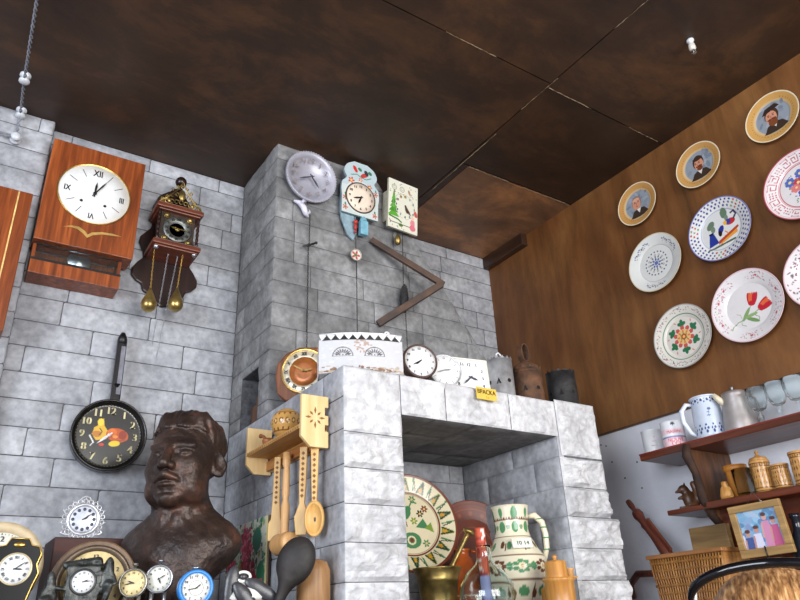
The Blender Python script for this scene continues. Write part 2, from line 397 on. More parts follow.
def hands(parent, R, y, hr, mn, m=None, cx=0, cz=0, l=(.5, .75), wd=.035, sec=None):
    for nm, a, L, wdt, k in (('hour_hand', 2*pi*(hr+mn/60)/12, l[0], wd*1.3, 0), ('minute_hand', 2*pi*mn/60, l[1], wd, 1)):
        mb = MB(); T = Matrix.Translation((cx, y-.001-k*.0015, cz)) @ Matrix.Rotation(a, 4, 'Y')
        mb.prism([(-wdt*R*.5, -.12*R), (wdt*R*.5, -.12*R), (wdt*R, L*R*.6), (0, L*R), (-wdt*R, L*R*.6)], -.0006, .0006, T=T)
        if k: mb.lathe([(.055*R, 0), (.05*R, -.002), (0, -.0025)], 12, 'y', T=T)
        mb.build(nm, m or HANDS, LAST.get(parent.name, parent))
LAST = {}
def dial(parent, R, y, m=None, cx=0, cz=0, name='dial'):
    o = MB().lathe([(R, .0), (R, -.001), (R*.5, -.0015), (0, -.0015)], 48, 'y', (cx, y, cz)).build(name, m or WHITE, parent)
    LAST[parent.name] = o; return o
def bezel(parent, R, y, w, d, m, cx=0, cz=0, name='bezel'):
    return MB().lathe([(R, 0), (R+w*.5, -d), (R+w, -d*.6), (R+w*1.05, 0), (R, 0)], 56, 'y', (cx, y, cz)).build(name, m, parent)

# ================================================================ THE ROOM
YB, YC, YF, XL, XR, ZC = 2.747, 2.349, 1.7645, 0.98, 2.548, 3.6
def blocks(mb, O, U, V, N, us, vs, bl=.33, relief=.006, rough=.004, gap=.0026, cell=.03, uclip=None, holes=(), seed=1, edge=.006, offs=None, big=6.0, tone=(.86, 1.06)):
    """courses of stone blocks as real relief on a wall plane"""
    rd = random.Random(seed); O, U, V, N = map(Vector, (O, U, V, N)); u0, u1 = us
    for ci, (v0, v1) in enumerate(zip(vs[:-1], vs[1:])):
        if isinstance(bl, (list, tuple)): js = list(bl[ci % len(bl)])
        else:
            ph = offs[ci % len(offs)] if offs else rd.choice((0, .33, .5, .66))*bl+rd.uniform(-.02, .02)
            js = [u0]; x = u0-bl+ph
            while x < u1-.05:
                if x > u0+.05: js.append(x)
                x += bl*rd.uniform(.9, 1.1)
            js.append(u1)
        for a, b in zip(js[:-1], js[1:]):
            if any(a < h[1] and b > h[0] and v0 < h[3] and v1 > h[2] for h in holes):
                segs = []
                for h in holes:
                    if v0 < h[3] and v1 > h[2] and a < h[1] and b > h[0]:
                        if h[0]-a > .01: segs.append((a, h[0]))
                        if b-h[1] > .01: segs.append((h[1], b))
                        if h[2]-v0 > .01: segs.append((max(a, h[0]), min(b, h[1]), v0, h[2]))
                        if v1-h[3] > .01: segs.append((max(a, h[0]), min(b, h[1]), h[3], v1))
            else: segs = [(a, b)]
            for s in segs:
                p, q = s[0], s[1]; w0, w1 = (s[2], s[3]) if len(s) > 2 else (v0, v1)
                w0 += gap/2; w1 -= gap/2; p += gap/2; q -= gap/2
                if uclip and p > max(uclip(w0), uclip(w1)): continue
                mb.tone = rd.uniform(*tone); sd = rd.uniform(0, 50); up_ = rd.uniform(.55, 1)
                nu = max(3, int((q-p)/cell)); nv = max(3, int((w1-w0)/cell)); P_ = []
                ru = [0, min(edge, (q-p)*.3)/(q-p)]; ru += [ru[1]+(1-2*ru[1])*i/nu for i in range(1, nu)]+[1-ru[1], 1]
                rv = [0, min(edge, (w1-w0)*.3)/(w1-w0)]; rv += [rv[1]+(1-2*rv[1])*i/nv for i in range(1, nv)]+[1-rv[1], 1]
                for v in rv:
                    for u in ru:
                        uu = p+(q-p)*u; vv = w0+(w1-w0)*v
                        if uclip: uu = min(uu, uclip(vv))
                        e = 0 if (u in (0, 1) or v in (0, 1)) else 1
                        k = noise.fractal(Vector((uu*big+sd, vv*big*1.6, sd)), 1.0, 2.1, 4)
                        dd = -.0015 if not e else relief*up_*min(1, 4*u*(1-u)*1.6+.35)*min(1, 4*v*(1-v)*1.3+.35)+rough*k
                        if e: dd = max(dd, .0015+.0012*abs(k))
                        P_.append(O+U*uu+V*vv+N*dd)
                W = len(ru); fs = [(j*W+i, j*W+i+1, (j+1)*W+i+1, (j+1)*W+i) for j in range(len(rv)-1) for i in range(W-1)]
                mb.add(P_, fs, rough < .008)
    mb.tone = 1.0

# floor, ceiling, walls
struct(MB().bb(-3.2, XR+.2, -3.4, YB+.2, -.1, 0).build('floor', mat('worn_floor_boards', (120, 100, 84), .6, var=.2, scale=6)))
# ceiling of dark stained plywood sheets
def ceiling_mat():
    t = NT('dark_stained_plywood'); tc = t.n('ShaderNodeTexCoord'); mp = t.n('ShaderNodeMapping'); mp.inputs['Scale'].default_value = (1.2, 2.0, 1)
    t.l(tc.outputs['Object'], mp.inputs[0]); n1 = t.n('ShaderNodeTexNoise', i_Scale=1.8, i_Detail=10, i_Roughness=.7); n1.inputs['Distortion'].default_value = .3; t.l(mp.outputs[0], n1.inputs['Vector'])
    base = t.ramp(n1.outputs['Fac'], [(.3, (38, 25, 17)), (.5, (59, 40, 26)), (.72, (98, 65, 38))])
    a = t.n('ShaderNodeAttribute', attribute_name='Col'); mx = t.n('ShaderNodeMix', data_type='RGBA', blend_type='MULTIPLY'); mx.inputs[0].default_value = 1
    t.l(base, mx.inputs[6]); t.l(a.outputs['Color'], mx.inputs[7]); t.l(mx.outputs[2], t.b.inputs['Base Color']); t.b.inputs['Roughness'].default_value = .5
    n2 = t.n('ShaderNodeTexNoise', i_Scale=30, i_Detail=4); t.l(tc.outputs['Object'], n2.inputs['Vector'])
    bp = t.n('ShaderNodeBump', i_Strength=.15, i_Distance=.004); t.l(n2.outputs['Fac'], bp.inputs['Height']); t.l(bp.outputs[0], t.b.inputs['Normal']); return t.m
cm = MB(); g = .003
def sheet(x0, x1, y0, y1, tone, dz=0):
    cm.tone = tone; cm.bb(x0+g, x1-g, y0+g, y1-g, ZC-dz, ZC+.012)
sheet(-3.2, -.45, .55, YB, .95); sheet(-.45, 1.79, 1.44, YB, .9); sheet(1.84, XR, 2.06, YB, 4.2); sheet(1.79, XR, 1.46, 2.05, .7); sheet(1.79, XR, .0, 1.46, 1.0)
sheet(-.45, .72, -1.2, 1.44, 1.0); sheet(.72, 1.79, -1.2, 1.44, 1.1); sheet(-3.2, -.45, -1.6, .55, 1); sheet(1.79, XR, -1.6, .0, 1); sheet(-3.2, XR, -3.4, -1.6, 1.0); sheet(1.79, 1.84, 2.05, YB, .8)
cm.tone = 1; struct(cm.build('ceiling', ceiling_mat()))
struct(MB().bb(-3.2, XR+.2, -3.4, YB+.2, ZC+.013, ZC+.1).build('ceiling_deck', mat('dark_gap', (20, 15, 12), .9)))
sm = MB()                                        # pale caulk lines where sheets meet
for p, q in (((1.805, 2.33), (1.8, 1.8)), ((1.79, 1.62), (1.79, 1.40)), ((1.79, 1.1), (1.79, .93)), ((1.85, 2.055), (2.1, 2.055)), ((2.2, 2.055), (2.53, 2.055)), ((1.25, 1.44), (1.5, 1.44)), ((1.8, 1.46), (2.05, 1.46)), ((2.3, 1.46), (2.5, 1.46))):
    a = Vector((*p, ZC-.001)); b = Vector((*q, ZC-.001)); pts = [a.lerp(b, k/24)+Vector((random.uniform(-.0015, .0015), random.uniform(-.0015, .0015), 0)) for k in range(25)]
    sm.tube(pts, [random.choice((.0004, .001, .0018)) for _ in pts], 5)
struct(sm.build('trim_1', mat('old_caulk', (150, 128, 100), .8)))
struct(MB().bb(XR-.055, XR-.012, 2.4, YB-.002, ZC-.075, ZC-.001).build('trim_2', wood('dark_batten', (38, 24, 16), (70, 44, 28), 1), bevel=.003))
# back wall of split-faced blocks
CZ = [1.595+.1018*k for k in range(-16, 20)]; CZ = [z for z in CZ if z < 3.57]+[3.6]
core = MB().bb(-3.2, XR+.2, YB+.001, YB+.2, 0, ZC)
struct(core.build('wall_back', M_MORT))
bw = MB(); low = [z for z in CZ if z >= 1.2]
blocks(bw, (0, YB, 0), (1, 0, 0), (0, 0, 1), (0, -1, 0), (.116, XL), low, .33, .006, .005, seed=5, offs=[.19, .30, .09, .25, .14])
blocks(bw, (0, YB, 0), (1, 0, 0), (0, 0, 1), (0, -1, 0), (1.55, XR), [z for z in CZ if z >= 2.2], .33, .005, .004, seed=9)
struct(bw.build('wall_back_blocks', M_BACK))
struct(MB().bb(-3.2, .112, 2.69, YB, 0, ZC-.001).build('wall_back_pier', M_MORT))
pw = MB(); blocks(pw, (0, 2.689, 0), (1, 0, 0), (0, 0, 1), (0, -1, 0), (-1.2, .114), low, .4, .008, .006, seed=3)
blocks(pw, (.113, 0, 0), (0, 1, 0), (0, 0, 1), (1, 0, 0), (2.69, YB), low, .4, .003, .003, seed=3)
struct(pw.build('wall_back_pier_blocks', M_BACK))
# right wall: whitewash below, brown panel above
struct(MB().bb(XR, XR+.2, -3.4, YB, 0, ZC).build('wall_right', M_WHITE_WALL))
def panel_mat():
    t = NT('stained_plywood_panel'); tc = t.n('ShaderNodeTexCoord'); mp = t.n('ShaderNodeMapping'); mp.inputs['Scale'].default_value = (1, 4.5, .8)
    t.l(tc.outputs['Object'], mp.inputs[0]); n1 = t.n('ShaderNodeTexNoise', i_Scale=2.0, i_Detail=10, i_Roughness=.7); n1.inputs['Distortion'].default_value = .35; t.l(mp.outputs[0], n1.inputs['Vector'])
    n2 = t.n('ShaderNodeTexNoise', i_Scale=2.2, i_Detail=4); t.l(tc.outputs['Object'], n2.inputs['Vector'])
    base = t.ramp(n1.outputs['Fac'], [(.28, (92, 61, 30)), (.5, (126, 84, 44)), (.72, (152, 106, 60))])
    g2 = t.ramp(n2.outputs['Fac'], [(.3, (190, 160, 130)), (.7, (255, 255, 255))]); mx = t.n('ShaderNodeMix', data_type='RGBA', blend_type='MULTIPLY'); mx.inputs[0].default_value = .8
    t.l(base, mx.inputs[6]); t.l(g2, mx.inputs[7]); t.l(mx.outputs[2], t.b.inputs['Base Color']); t.b.inputs['Roughness'].default_value = .5
    n3 = t.n('ShaderNodeTexNoise', i_Scale=90, i_Detail=3); t.l(tc.outputs['Object'], n3.inputs['Vector']); bp = t.n('ShaderNodeBump', i_Strength=.12, i_Distance=.002)
    t.l(n3.outputs['Fac'], bp.inputs['Height']); t.l(bp.outputs[0], t.b.inputs['Normal']); return t.m
struct(MB().bb(XR-.012, XR-.0005, -3.4, YB-.002, 2.365, ZC-.001).build('wall_right_panel', panel_mat()))
struct(MB().bb(XR-.016, XR-.012, -3.4, 2.3, 2.365, 2.371).build('trim_3', mat('panel_edge', (70, 48, 34), .7)))
struct(MB().bb(-3.25, -3.2, -3.4, YB, 0, .9).bb(-3.25, -3.2, -3.4, -.2, .9, ZC).build('wall_left', M_WHITE_WALL))

# ---------------------------------------------------------------- fireplace with tapering chimney breast
fp = thing('fireplace', 'grey stone block fireplace with open hearth niche and tall chimney breast', 'fireplace', (1.5, 2.0, 0))
fo = Vector((-1.5, -2.0, 0)); XI, XO = 1.19, 2.10; ZM = 2.345; ZL = 2.21; ZH = 1.62
def fpart(mb, name, m, **k): return mb.build(name, m, fp, loc=fo, **k)
tap = lambda z: (1.80 if z > 3.147 else 1.80)+(3.147-z)*.71 if z > 2.5 else 2.26
e = .003
# cores (mortar)
c = MB(); NY0, NY1, NZ0, NZ1 = 2.45, 2.63, 2.345, 2.565      # niche opening in the left flank
c.bb(XL+e, XI-e, YF+e, YB-.004, 0, NZ0); c.bb(XL+e, XI-e, YF+e, YC-e, NZ0, ZM-e)
c.bb(XO-.2, XO-e, YF+e, 2.36, 0, ZL+.02); c.bb(XI-e, XO-.2, YF+e, 2.36, 0, ZH)
c.bb(XL+e, XO-e, YF+e, YC, ZL+e, ZM-e); c.bb(XI-e, XO-e, 2.33, YB-.004, 0, ZM)
fpart(c, 'hearth_core', M_MORT)
c = MB(); c.bb(XL+e, 1.3, YC+e, NY0, ZM, ZC-.002); c.bb(XL+e, 1.3, NY1, YB-.004, NZ0, NZ1); c.bb(XL+e, 1.3, NY0, YB-.004, NZ1, ZC-.002); c.bb(1.15, 1.3, NY0, NY1, NZ0, NZ1)
c.prism([(1.29, ZM), (2.34, ZM), (2.25, 2.5), (1.79, 3.147), (1.468, ZC-.002), (1.29, ZC-.002)], YC+e, YB-.004)
fpart(c, 'chimney_core', M_MORT)
# skins
cv = [2.345, 2.40]+[2.40+.1018*k for k in range(1, 12)]+[3.6]
m = MB(); blocks(m, (0, YC, 0), (1, 0, 0), (0, 0, 1), (0, -1, 0), (XL, 2.4), cv, .28, .004, .005, seed=21, uclip=lambda z: min(2.35, 1.80+(3.147-z)*.71), tone=(.8, 1.08))
blocks(m, (XL, 0, 0), (0, 1, 0), (0, 0, 1), (-1, 0, 0), (YC, YB), cv, .42, .005, .006, seed=22, holes=[(NY0, NY1, NZ0, NZ1)], tone=(.8, 1.05))
fpart(m, 'chimney_breast', M_CHIM)
fv = [1.0, 1.104, 1.208, 1.312, 1.41, 1.512, 1.615, 1.718, 1.822, 1.927, 2.030, 2.137]
m = MB(); blocks(m, (0, YF, 0), (1, 0, 0), (0, 0, 1), (0, -1, 0), (XL, XI), fv+[], [(XL, XI)], .016, .02, cell=.009, seed=31, edge=.012, big=11, tone=(.95, 1.03))
blocks(m, (0, YF, 0), (1, 0, 0), (0, 0, 1), (0, -1, 0), (XL, XI), [2.137, ZM], [(XL, XI)], .004, .012, cell=.009, seed=33, edge=.006, big=11, tone=(1, 1.03))
blocks(m, (XI, 0, 0), (0, 1, 0), (0, 0, 1), (1, 0, 0), (YF, 2.33), [z for z in fv]+[ZL], .3, .004, .004, seed=34)
fpart(m, 'left_pillar', M_FIRE, label='left pillar of white rock-faced blocks')
m = MB(); blocks(m, (0, YF, 0), (1, 0, 0), (0, 0, 1), (0, -1, 0), (XI, 1.885), [ZL, ZM], [(XI, 1.37, 1.655, 1.885)], .004, .012, cell=.009, seed=35, edge=.006, big=11, tone=(1, 1.03))
fpart(m, 'lintel', M_FIRE)
m = MB(); rd = random.Random(4)
for i, (a, b) in enumerate(zip([*fv, ][:-1], [*fv][1:])):
    xo = [2.13, 2.10, 2.14, 2.115, 2.14, 2.12, 2.135, 2.125, 2.135, 2.095, 2.10][i % 11]
    blocks(m, (0, YF, 0), (1, 0, 0), (0, 0, 1), (0, -1, 0), (1.872, xo), [a, b], [(1.872, xo)], .02, .022, cell=.009, seed=50+i, edge=.012, big=11, tone=(.9, 1.0))
    blocks(m, (xo, 0, 0), (0, 1, 0), (0, 0, 1), (1, 0, 0), (YF, YC), [a, b], .3, .01, .01, seed=70+i)
    m.tone = 1; m.bb(xo-.06, xo-e, YF+e, YC, a+.003, b-.003)
blocks(m, (0, YF, 0), (1, 0, 0), (0, 0, 1), (0, -1, 0), (1.885, XO), [2.142, ZM+.01], [(1.885, XO)], .008, .014, cell=.009, seed=36, edge=.006, big=11, tone=(.95, 1.0))
blocks(m, (XO, 0, 0), (0, 1, 0), (0, 0, 1), (1, 0, 0), (YF, YC), [2.142, ZM+.01], .3, .006, .006, seed=37)
fpart(m, 'right_pillar', M_FIRE)
m = MB(); blocks(m, (XL, 0, 0), (0, 1, 0), (0, 0, 1), (-1, 0, 0), (YF, YB), [1.0, 1.104, 1.208, 1.312, 1.41, 1.512, 1.615, 1.718, 1.822, 1.932, 2.04, 2.145, 2.245, 2.345], .42, .005, .005, seed=41, tone=(.9, 1.04))
fpart(m, 'left_flank', M_BACK)
m = MB(); blocks(m, (1.872, 0, 0), (0, 1, 0), (0, 0, 1), (-1, 0, 0), (YF+.003, 2.33), [1.615, 1.718, 1.822, 1.927, 2.03, 2.137, ZL], .3, .005, .005, seed=42, cell=.02, offs=[.12, .26])
m.tone = 1; m.bb(1.876, 1.91, YF+.004, 2.34, ZH, ZL+.01)
blocks(m, (0, 2.327, 0), (1, 0, 0), (0, 0, 1), (0, -1, 0), (XI, 1.872), [1.615, 1.718, 1.822, 1.927, 2.03, 2.137, ZL], .4, .003, .003, seed=43, tone=(.8, .95))
fpart(m, 'hearth_lining', M_BACK)
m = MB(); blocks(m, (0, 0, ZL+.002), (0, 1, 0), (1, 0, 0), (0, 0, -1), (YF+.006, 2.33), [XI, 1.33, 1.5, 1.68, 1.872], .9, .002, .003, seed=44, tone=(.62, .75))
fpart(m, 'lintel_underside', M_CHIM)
m = MB(); blocks(m, (0, 0, ZM-.002), (1, 0, 0), (0, 1, 0), (0, 0, 1), (XL, XO), [YF, 2.0, 2.2, YC], .35, .001, .001, seed=46)
fpart(m, 'mantel_top', M_FIRE)
fpart(MB().bb(XL+.02, XO-.02, 1.5, YF-.004, 1.56, ZH), 'hearth_slab', M_MORT, bevel=.004)
nl = MB()
for p in ((625, 478), (642, 488), (637, 462), (606, 446), (648, 520), (601, 445), (668, 548), (612, 462)): 
    a = at(0, XR-.002, *p); nl.ball(a, .0035, 8)
tag(nl.build('wall_nails', DARKIRON), 'small dark nail holes and nail heads in the white wall by the fireplace', 'nails'); bpy.data.objects['wall_nails']['kind'] = 'stuff'

# ================================================================ CLOCKS ON THE BACK WALL AND CHIMNEY
PP = painted
# --- long case clock cut by the left edge
t = thing('wall_clock', 'long red-brown veneered clock case cut off at the left edge, with pale inlay strip', 'clock', (-.085, 2.685, 2.90), group=None)
MB().bb(-.175, .172, -.085, 0, -.3, .275).build('case', W_RED, t, bevel=.003)
MB().bb(.122, .127, -.0865, -.084, -.295, .27).build('inlay_strip', mat('inlay', (226, 190, 120), .4), t)
dial(t, .1, -.087, cx=-.03, cz=.1); numerals(t, .1, -.0895, 'roman', cx=-.03, cz=.1); bezel(t, .1, -.085, .008, .008, STEEL, -.03, .1); hands(t, .1, -.091, 9, 20, cx=-.03, cz=.1)
# --- veneered wall clock with gull inlay
t = thing('wall_clock', 'square red-brown veneered wall clock with gold gull inlay and glazed pendulum box', 'clock', (.302, 2.745, 3.236))
MB().bb(-.183, .181, -.125, -.02, -.236, .236).build('case', W_RED, t, bevel=.002)
m = MB(); m.bb(-.165, .15, -.02, 0, -.2, .2); m.build('back_board', W_DARK, t)
dial(t, .136, -.127, mat('silver_white_dial', (232, 233, 232), .35, var=.02), cz=.02)
bezel(t, .136, -.125, .005, .008, BRASS, cz=.02)
nm = MB()
text(nm, 'XII', 0, -.1295, .02+.1, .03, 0, .7, .0006); text(nm, 'VI', 0, -.1295, .02-.105, .026, pi, .7, .0006); text(nm, 'III', .105, -.1295, .02, .026, -pi/2+pi/2, .7, .0006); text(nm, 'IX', -.103, -.1295, .02, .026, 0, .7, .0006)
for k in range(12):
    if k % 3 == 0: continue
    a = 2*pi*k/12; nm.add([(sin(a)*r+cos(a)*q, -.1295, .02+cos(a)*r-sin(a)*q) for r, q in ((.083, -.0012), (.083, .0012), (.118, .0012), (.118, -.0012))], [(0, 1, 2, 3)])
nm.build('numerals', HANDS, t)
hands(t, .136, -.131, 12, 5, cz=.02, l=(.42, .62), wd=.025)
for x in (-.045, .045): MB().lathe([(.006, 0), (.0055, -.002), (.004, -.001), (0, -.001)], 16, 'y', (x, -.129, -.025)).build('winding_hole', HANDS, t)
g_ = MB(); gull = [(-.09, -.16), (-.062, -.147), (-.035, -.146), (-.012, -.158), (0, -.172), (.014, -.158), (.05, -.146), (.09, -.142), (.125, -.145), (.09, -.151), (.055, -.155), (.02, -.168), (0, -.186), (-.018, -.17), (-.04, -.157), (-.065, -.155)]
g_.prism(gull, -.1275, -.124); g_.build('gull_inlay', mat('gold_inlay', (214, 176, 104), .3, .6), t)
lb = MB(); lb.bb(-.178, .148, -.105, -.0, -.37, -.308).bb(-.178, -.165, -.09, 0, -.308, -.237).bb(.135, .148, -.09, 0, -.308, -.237).bb(-.165, .135, -.012, 0, -.308, -.237).build('pendulum_case', W_RED, t, bevel=.002)
MB().bb(-.165, .135, -.088, -.085, -.307, -.24).build('pendulum_glass', GLASS, t)
MB().lathe([(.045, 0), (.042, -.006), (0, -.01)], 32, 'y', (-.005, -.05, -.262)).tube([(-.005, -.05, -.262), (-.005, -.05, -.2)], .002).build('pendulum', STEEL, t)
MB().bb(-.178, .148, -.107, -.103, -.315, -.306).bb(-.178, .148, -.094, -.089, -.2405, -.2365).build('case_moulding', BLACK, t)
# --- ornate weight-driven wall clock
D = at(1, 2.60, 178, 229)
t = thing('wall_clock', 'ornate dark weight-driven wall clock with brass crest, twisted columns and pear-shaped weights', 'clock', (D.x, 2.745, D.z))
m = MB()
out = [(-.045, .16), (-.075, .1), (-.085, .05), (-.10, .03), (-.122, .0), (-.125, -.03), (-.105, -.07), (-.10, -.1), (-.12, -.125), (-.14, -.16), (-.14, -.19), (-.118, -.215), (-.095, -.225), (-.085, -.255), (-.055, -.27), (-.04, -.30), (0, -.315)]
poly = out+[(-x, z) for x, z in out[-2::-1]]
m.prism(poly, -.018, 0); m.build('back_board', W_DARK, t, bevel=.006)
m = MB(); m.bb(-.07, .07, -.13, -.018, -.085, .085); m.build('case', W_DARK, t, bevel=.003)
for z, s in ((.095, 1), (-.085, 1)):
    m = MB(); m.bb(-.1, .1, -.165, -.018, z-.012, z+.008).bb(-.09, .09, -.155, -.018, z-.02, z-.012).bb(-.094, .094, -.16, -.018, z+.008, z+.014); m.build('cornice', W_CORN, t, bevel=.003)
for sx in (-1, 1):
    m = MB(); pr = [(.0045+.003*abs(sin(k*.8)), -.07+.145*k/24) for k in range(25)]; m.lathe([(.001, -.075)]+pr+[(.001, .08)], 12, c=(sx*.083, -.148, 0)); m.build('column', W_DARK, t)
    m = MB(); m.lathe([(0, -.0), (.012, .004), (.007, .012), (.010, .02), (0, .028)][::-1] and [(0, -.118), (.009, -.112), (.013, -.1), (.008, -.094)], 16, c=(sx*.08, -.14, 0)); m.build('foot_finial', STEEL, t)
MB().bb(-.072, .072, -.134, -.130, -.072, .076).build('dial_plate', mat('dark_dial_plate', (56, 44, 36), .4, var=.3), t)
m = MB(); m.lathe([(.033, -.134), (.036, -.140), (.058, -.140), (.062, -.134)], 48, 'y'); m.build('chapter_ring', mat('pewter_ring', (120, 122, 118), .4, .7), t)
numerals(t, .062, -.1412, 'roman', h=.2, rn=.77, minutes=False)
for sx in (-1, 1):
    for sz in (-1, 1):
        m = MB(); m.tube([(sx*(.05+.012*cos(a)), -.137, .002+sz*(.055+.010*sin(a))) for a in np.linspace(0, 2*pi, 10)[:-1]], .0025, 6, closed=True); m.ball((sx*.05, -.138, .002+sz*.056), .0125, 8); m.build('spandrel', OLDBRASS, t)
m = MB(); m.ball((0, -.138, 0), (.012, .006, .009), 12); m.tube([(-.02, -.139, 0), (-.01, -.141, .008), (.004, -.141, -.004), (.018, -.139, .006)], .0025, 6)
m.build('dial_boss', OLDBRASS, t); hands(t, .06, -.143, 9, 15, OLDBRASS, l=(.5, .75), wd=.05)
m = MB(); rd = random.Random(3)
for i in range(9):                                                    # scrolling brass crest
    x = -.08+.16*i/8; h = .128+.092*cos((i-4)/4*pi/2)
    for k in range(3):
        cz = .107+(h-.1)*(k+.5)/3+.004; rr = .010-.0015*k
        if k == 2 and abs(i-4) > 2: continue
        m.tube([(x+rr*cos(a)*(1-.05*q), -.150, cz+rr*sin(a)) for q, a in enumerate(np.linspace(.3, 2*pi, 9))], .0024, 6)
m.tube([(-.09, -.15, .112), (-.055, -.152, .145), (-.025, -.152, .185), (0, -.152, .235), (.025, -.152, .185), (.055, -.152, .145), (.09, -.15, .112)], .0035, 6)
m.ball((0, -.155, .165), (.016, .008, .028), 12); m.ball((-.05, -.15, .127), (.009, .007, .012), 8); m.ball((.05, -.15, .127), (.009, .007, .012), 8)
m.build('brass_crest', OLDBRASS, t)
MB().prism([(-.075, .12), (-.09, .155), (-.08, .175), (-.01, .235), (.012, .225), (-.0, .19), (-.05, .125)], -.10, -.02).prism([(.075, .115), (.05, .17), (.0, .235), (-.01, .2), (.05, .12)], -.10, -.02).build('hood_top', W_DARK, t, bevel=.003)
MB().lathe([(0, .215), (.012, .22), (.006, .23), (.006, .24)], 16, c=(0, -.11, 0)).ball((0, -.11, .262), .025, 20).build('ball_finial', W_DARK, t)
wz = at(1, 2.62, 149, 303); wz2 = at(1, 2.62, 176, 303)
for p in (wz, wz2):
    x = p.x-D.x; z = p.z-D.z
    MB().lathe([(0, -.036), (.014, -.034), (.026, -.024), (.031, -.008), (.029, .008), (.020, .03), (.012, .05), (.007, .062), (.004, .07), (0, .072)], 28, c=(x, -.12, z)).build('weight', mat('aged_weight_brass', (176, 150, 92), .3, .85, var=.25, scale=14, bump=.2), t)
    MB().chain((x, -.12, z+.07), (x+(.008 if x > 0 else -.004), -.12, -.1), .006, .0012).build('chain', BRASS, t)
MB().chain((-.018, -.10, -.1), (-.04, -.10, -.53), .006, .001).build('chain', STEEL, t)
MB().chain((.022, -.10, -.1), (-.018, -.10, -.575), .006, .001).build('chain', STEEL, t)
# --- frying pan clock
t = thing('wall_clock', 'black frying pan clock with cream numerals and a painted orange and yellow picture', 'clock', (.498, 2.742, 2.292))
MB().lathe([(.02, 0), (.118, 0), (.128, -.012), (.134, -.06), (.134, -.072), (.129, -.074), (.125, -.068), (.119, -.05), (.0, -.05)], 72, 'y').build('pan', mat('black_pan', (24, 23, 23), .25, var=.1), t)
m = MB(); m.box((0, 0, 0), (.036, .02, .26), T=Matrix.Translation((.003, -.055, .262)) @ Matrix.Rotation(radians(-3), 4, 'X')); m.build('handle', mat('black_handle', (30, 28, 30), .3), t, bevel=.006)
m = MB(); m.tube([(.003, -.055+.012, .13), (.003, -.062, .2)], .013, 12); m.tube([(.003, -.049, .365), (.003, -.047, .395), (.003, -.046, .415)], [.018, .017, .008], 12); m.build('handle_ferrule', BLACK, t)
m = MB(); m.box((0, 0, 0), (.016, .0016, .2), T=Matrix.Translation((.009, -.0655, .255)) @ Matrix.Rotation(radians(-3), 4, 'X')); m.build('handle_strip', mat('grey_strip', (120, 120, 130), .4), t)
def panp(p):
    p.fill([(-.5, .0), (-.45, .22), (-.36, .28), (-.34, .5), (-.2, .52), (-.16, .3), (-.02, .12), (-.05, -.12), (-.35, -.18)], (222, 176, 48)); p.ell(-.28, .4, .09, .12, (244, 208, 70)); p.ell(-.35, .02, .14, .1, (190, 120, 40)); p.poly([(-.28, .2), (-.2, .1), (-.28, .0)], .03, (60, 60, 40))
    p.ell(.26, .03, .34, .22, (196, 84, 26), -8); p.ell(.1, .12, .14, .12, (222, 112, 34)); p.ell(.42, .05, .12, .14, (150, 52, 22)); p.ell(.2, -.02, .08, .05, (240, 150, 60)); p.seg(.1, -.2, .5, -.1, .05, (170, 70, 30))
    p.ell(.2, -.24, .17, .09, (240, 206, 40), 10); p.ell(-.18, -.3, .08, .05, (206, 50, 40)); p.seg(-.55, -.05, -.42, -.25, .04, (224, 224, 220)); p.seg(-.42, -.25, -.5, -.36, .03, (224, 224, 220))
    for k in range(60): a = 2*pi*k/60; p.ell(.97*sin(a), .97*cos(a), .014, .014, (190, 180, 150))
o = plate_mesh('dial', .118, panp, (38, 38, 34), parent=t, deep=.02, well=.95, back=(30, 30, 30)); o.location = (0, -.052, 0)
numerals(t, .118, -.0565, 'arabic', h=.22, rn=.79, m=mat('cream_ink', (214, 204, 160), .6), minutes=False)
hands(t, .118, -.0585, 7, 38, WHITE, l=(.3, .45), wd=.03)
# --- lilac grey plate clock on the chimney
t = thing('wall_clock', 'round lilac-grey plate clock with raised numerals, highest on the chimney', 'clock', (1.128, 2.345, 3.445), (radians(7), 0, 0))
LIL = mat('lilac_grey_glaze', (168, 167, 178), .3, .1, var=.06, scale=12, bump=.2)
MB().lathe([(0, -.02), (.095, -.02), (.1, -.03), (.118, -.046), (.122, -.044), (.125, -.036), (.11, -.018), (.08, 0), (0, 0)], 72, 'y').build('plate', LIL, t)
m = MB()
for k in range(60):
    a = 2*pi*k/60; m.ball((.1215*sin(a), -.044, .1215*cos(a)), .004, 6)
m.build('beaded_rim', LIL, t)
numerals(t, .112, -.036, 'arabic', h=.2, rn=.74, m=mat('gilt_grey_ink', (140, 130, 128), .4), minutes=False)
hands(t, .112, -.042, 4, 41, mat('grey_hands', (70, 70, 84), .4), l=(.55, .62), wd=.035)
m = MB(); pass
bird = thing('bird_ornament', 'small pale lilac bird-shaped hook ornament below the round lilac clock', 'ornament', at(1, 2.33, 303, 210))
MB().tube([(-.045, 0, .035), (-.02, -.004, .03), (0, -.006, .01), (.012, -.006, -.02), (.024, -.004, -.032)], [.004, .012, .014, .012, .003], 10).tube([(-.01, -.006, .028), (.0, -.006, .046), (.012, -.006, .042)], [.009, .008, .003], 8).tube([(.012, -.006, -.02), (.03, -.006, -.005), (.026, -.004, .01)], [.008, .006, .002], 8).build('body', mat('pale_lilac', (206, 204, 220), .4), bird)
ch = MB(); a = at(1, 2.325, 310, 215); b = at(1, 2.325, 305, 245); c_ = at(1, 2.325, 307, 345); ch.chain(a, (a.x-.002, a.y, b.z), .006, .0011).chain((a.x-.006, a.y, b.z), (a.x-.006, a.y, c_.z-.05), .007, .0012)
tag(ch.build('hanging_chain', DARKIRON), 'thin dark chain hanging from the round lilac clock down the chimney', 'chain')
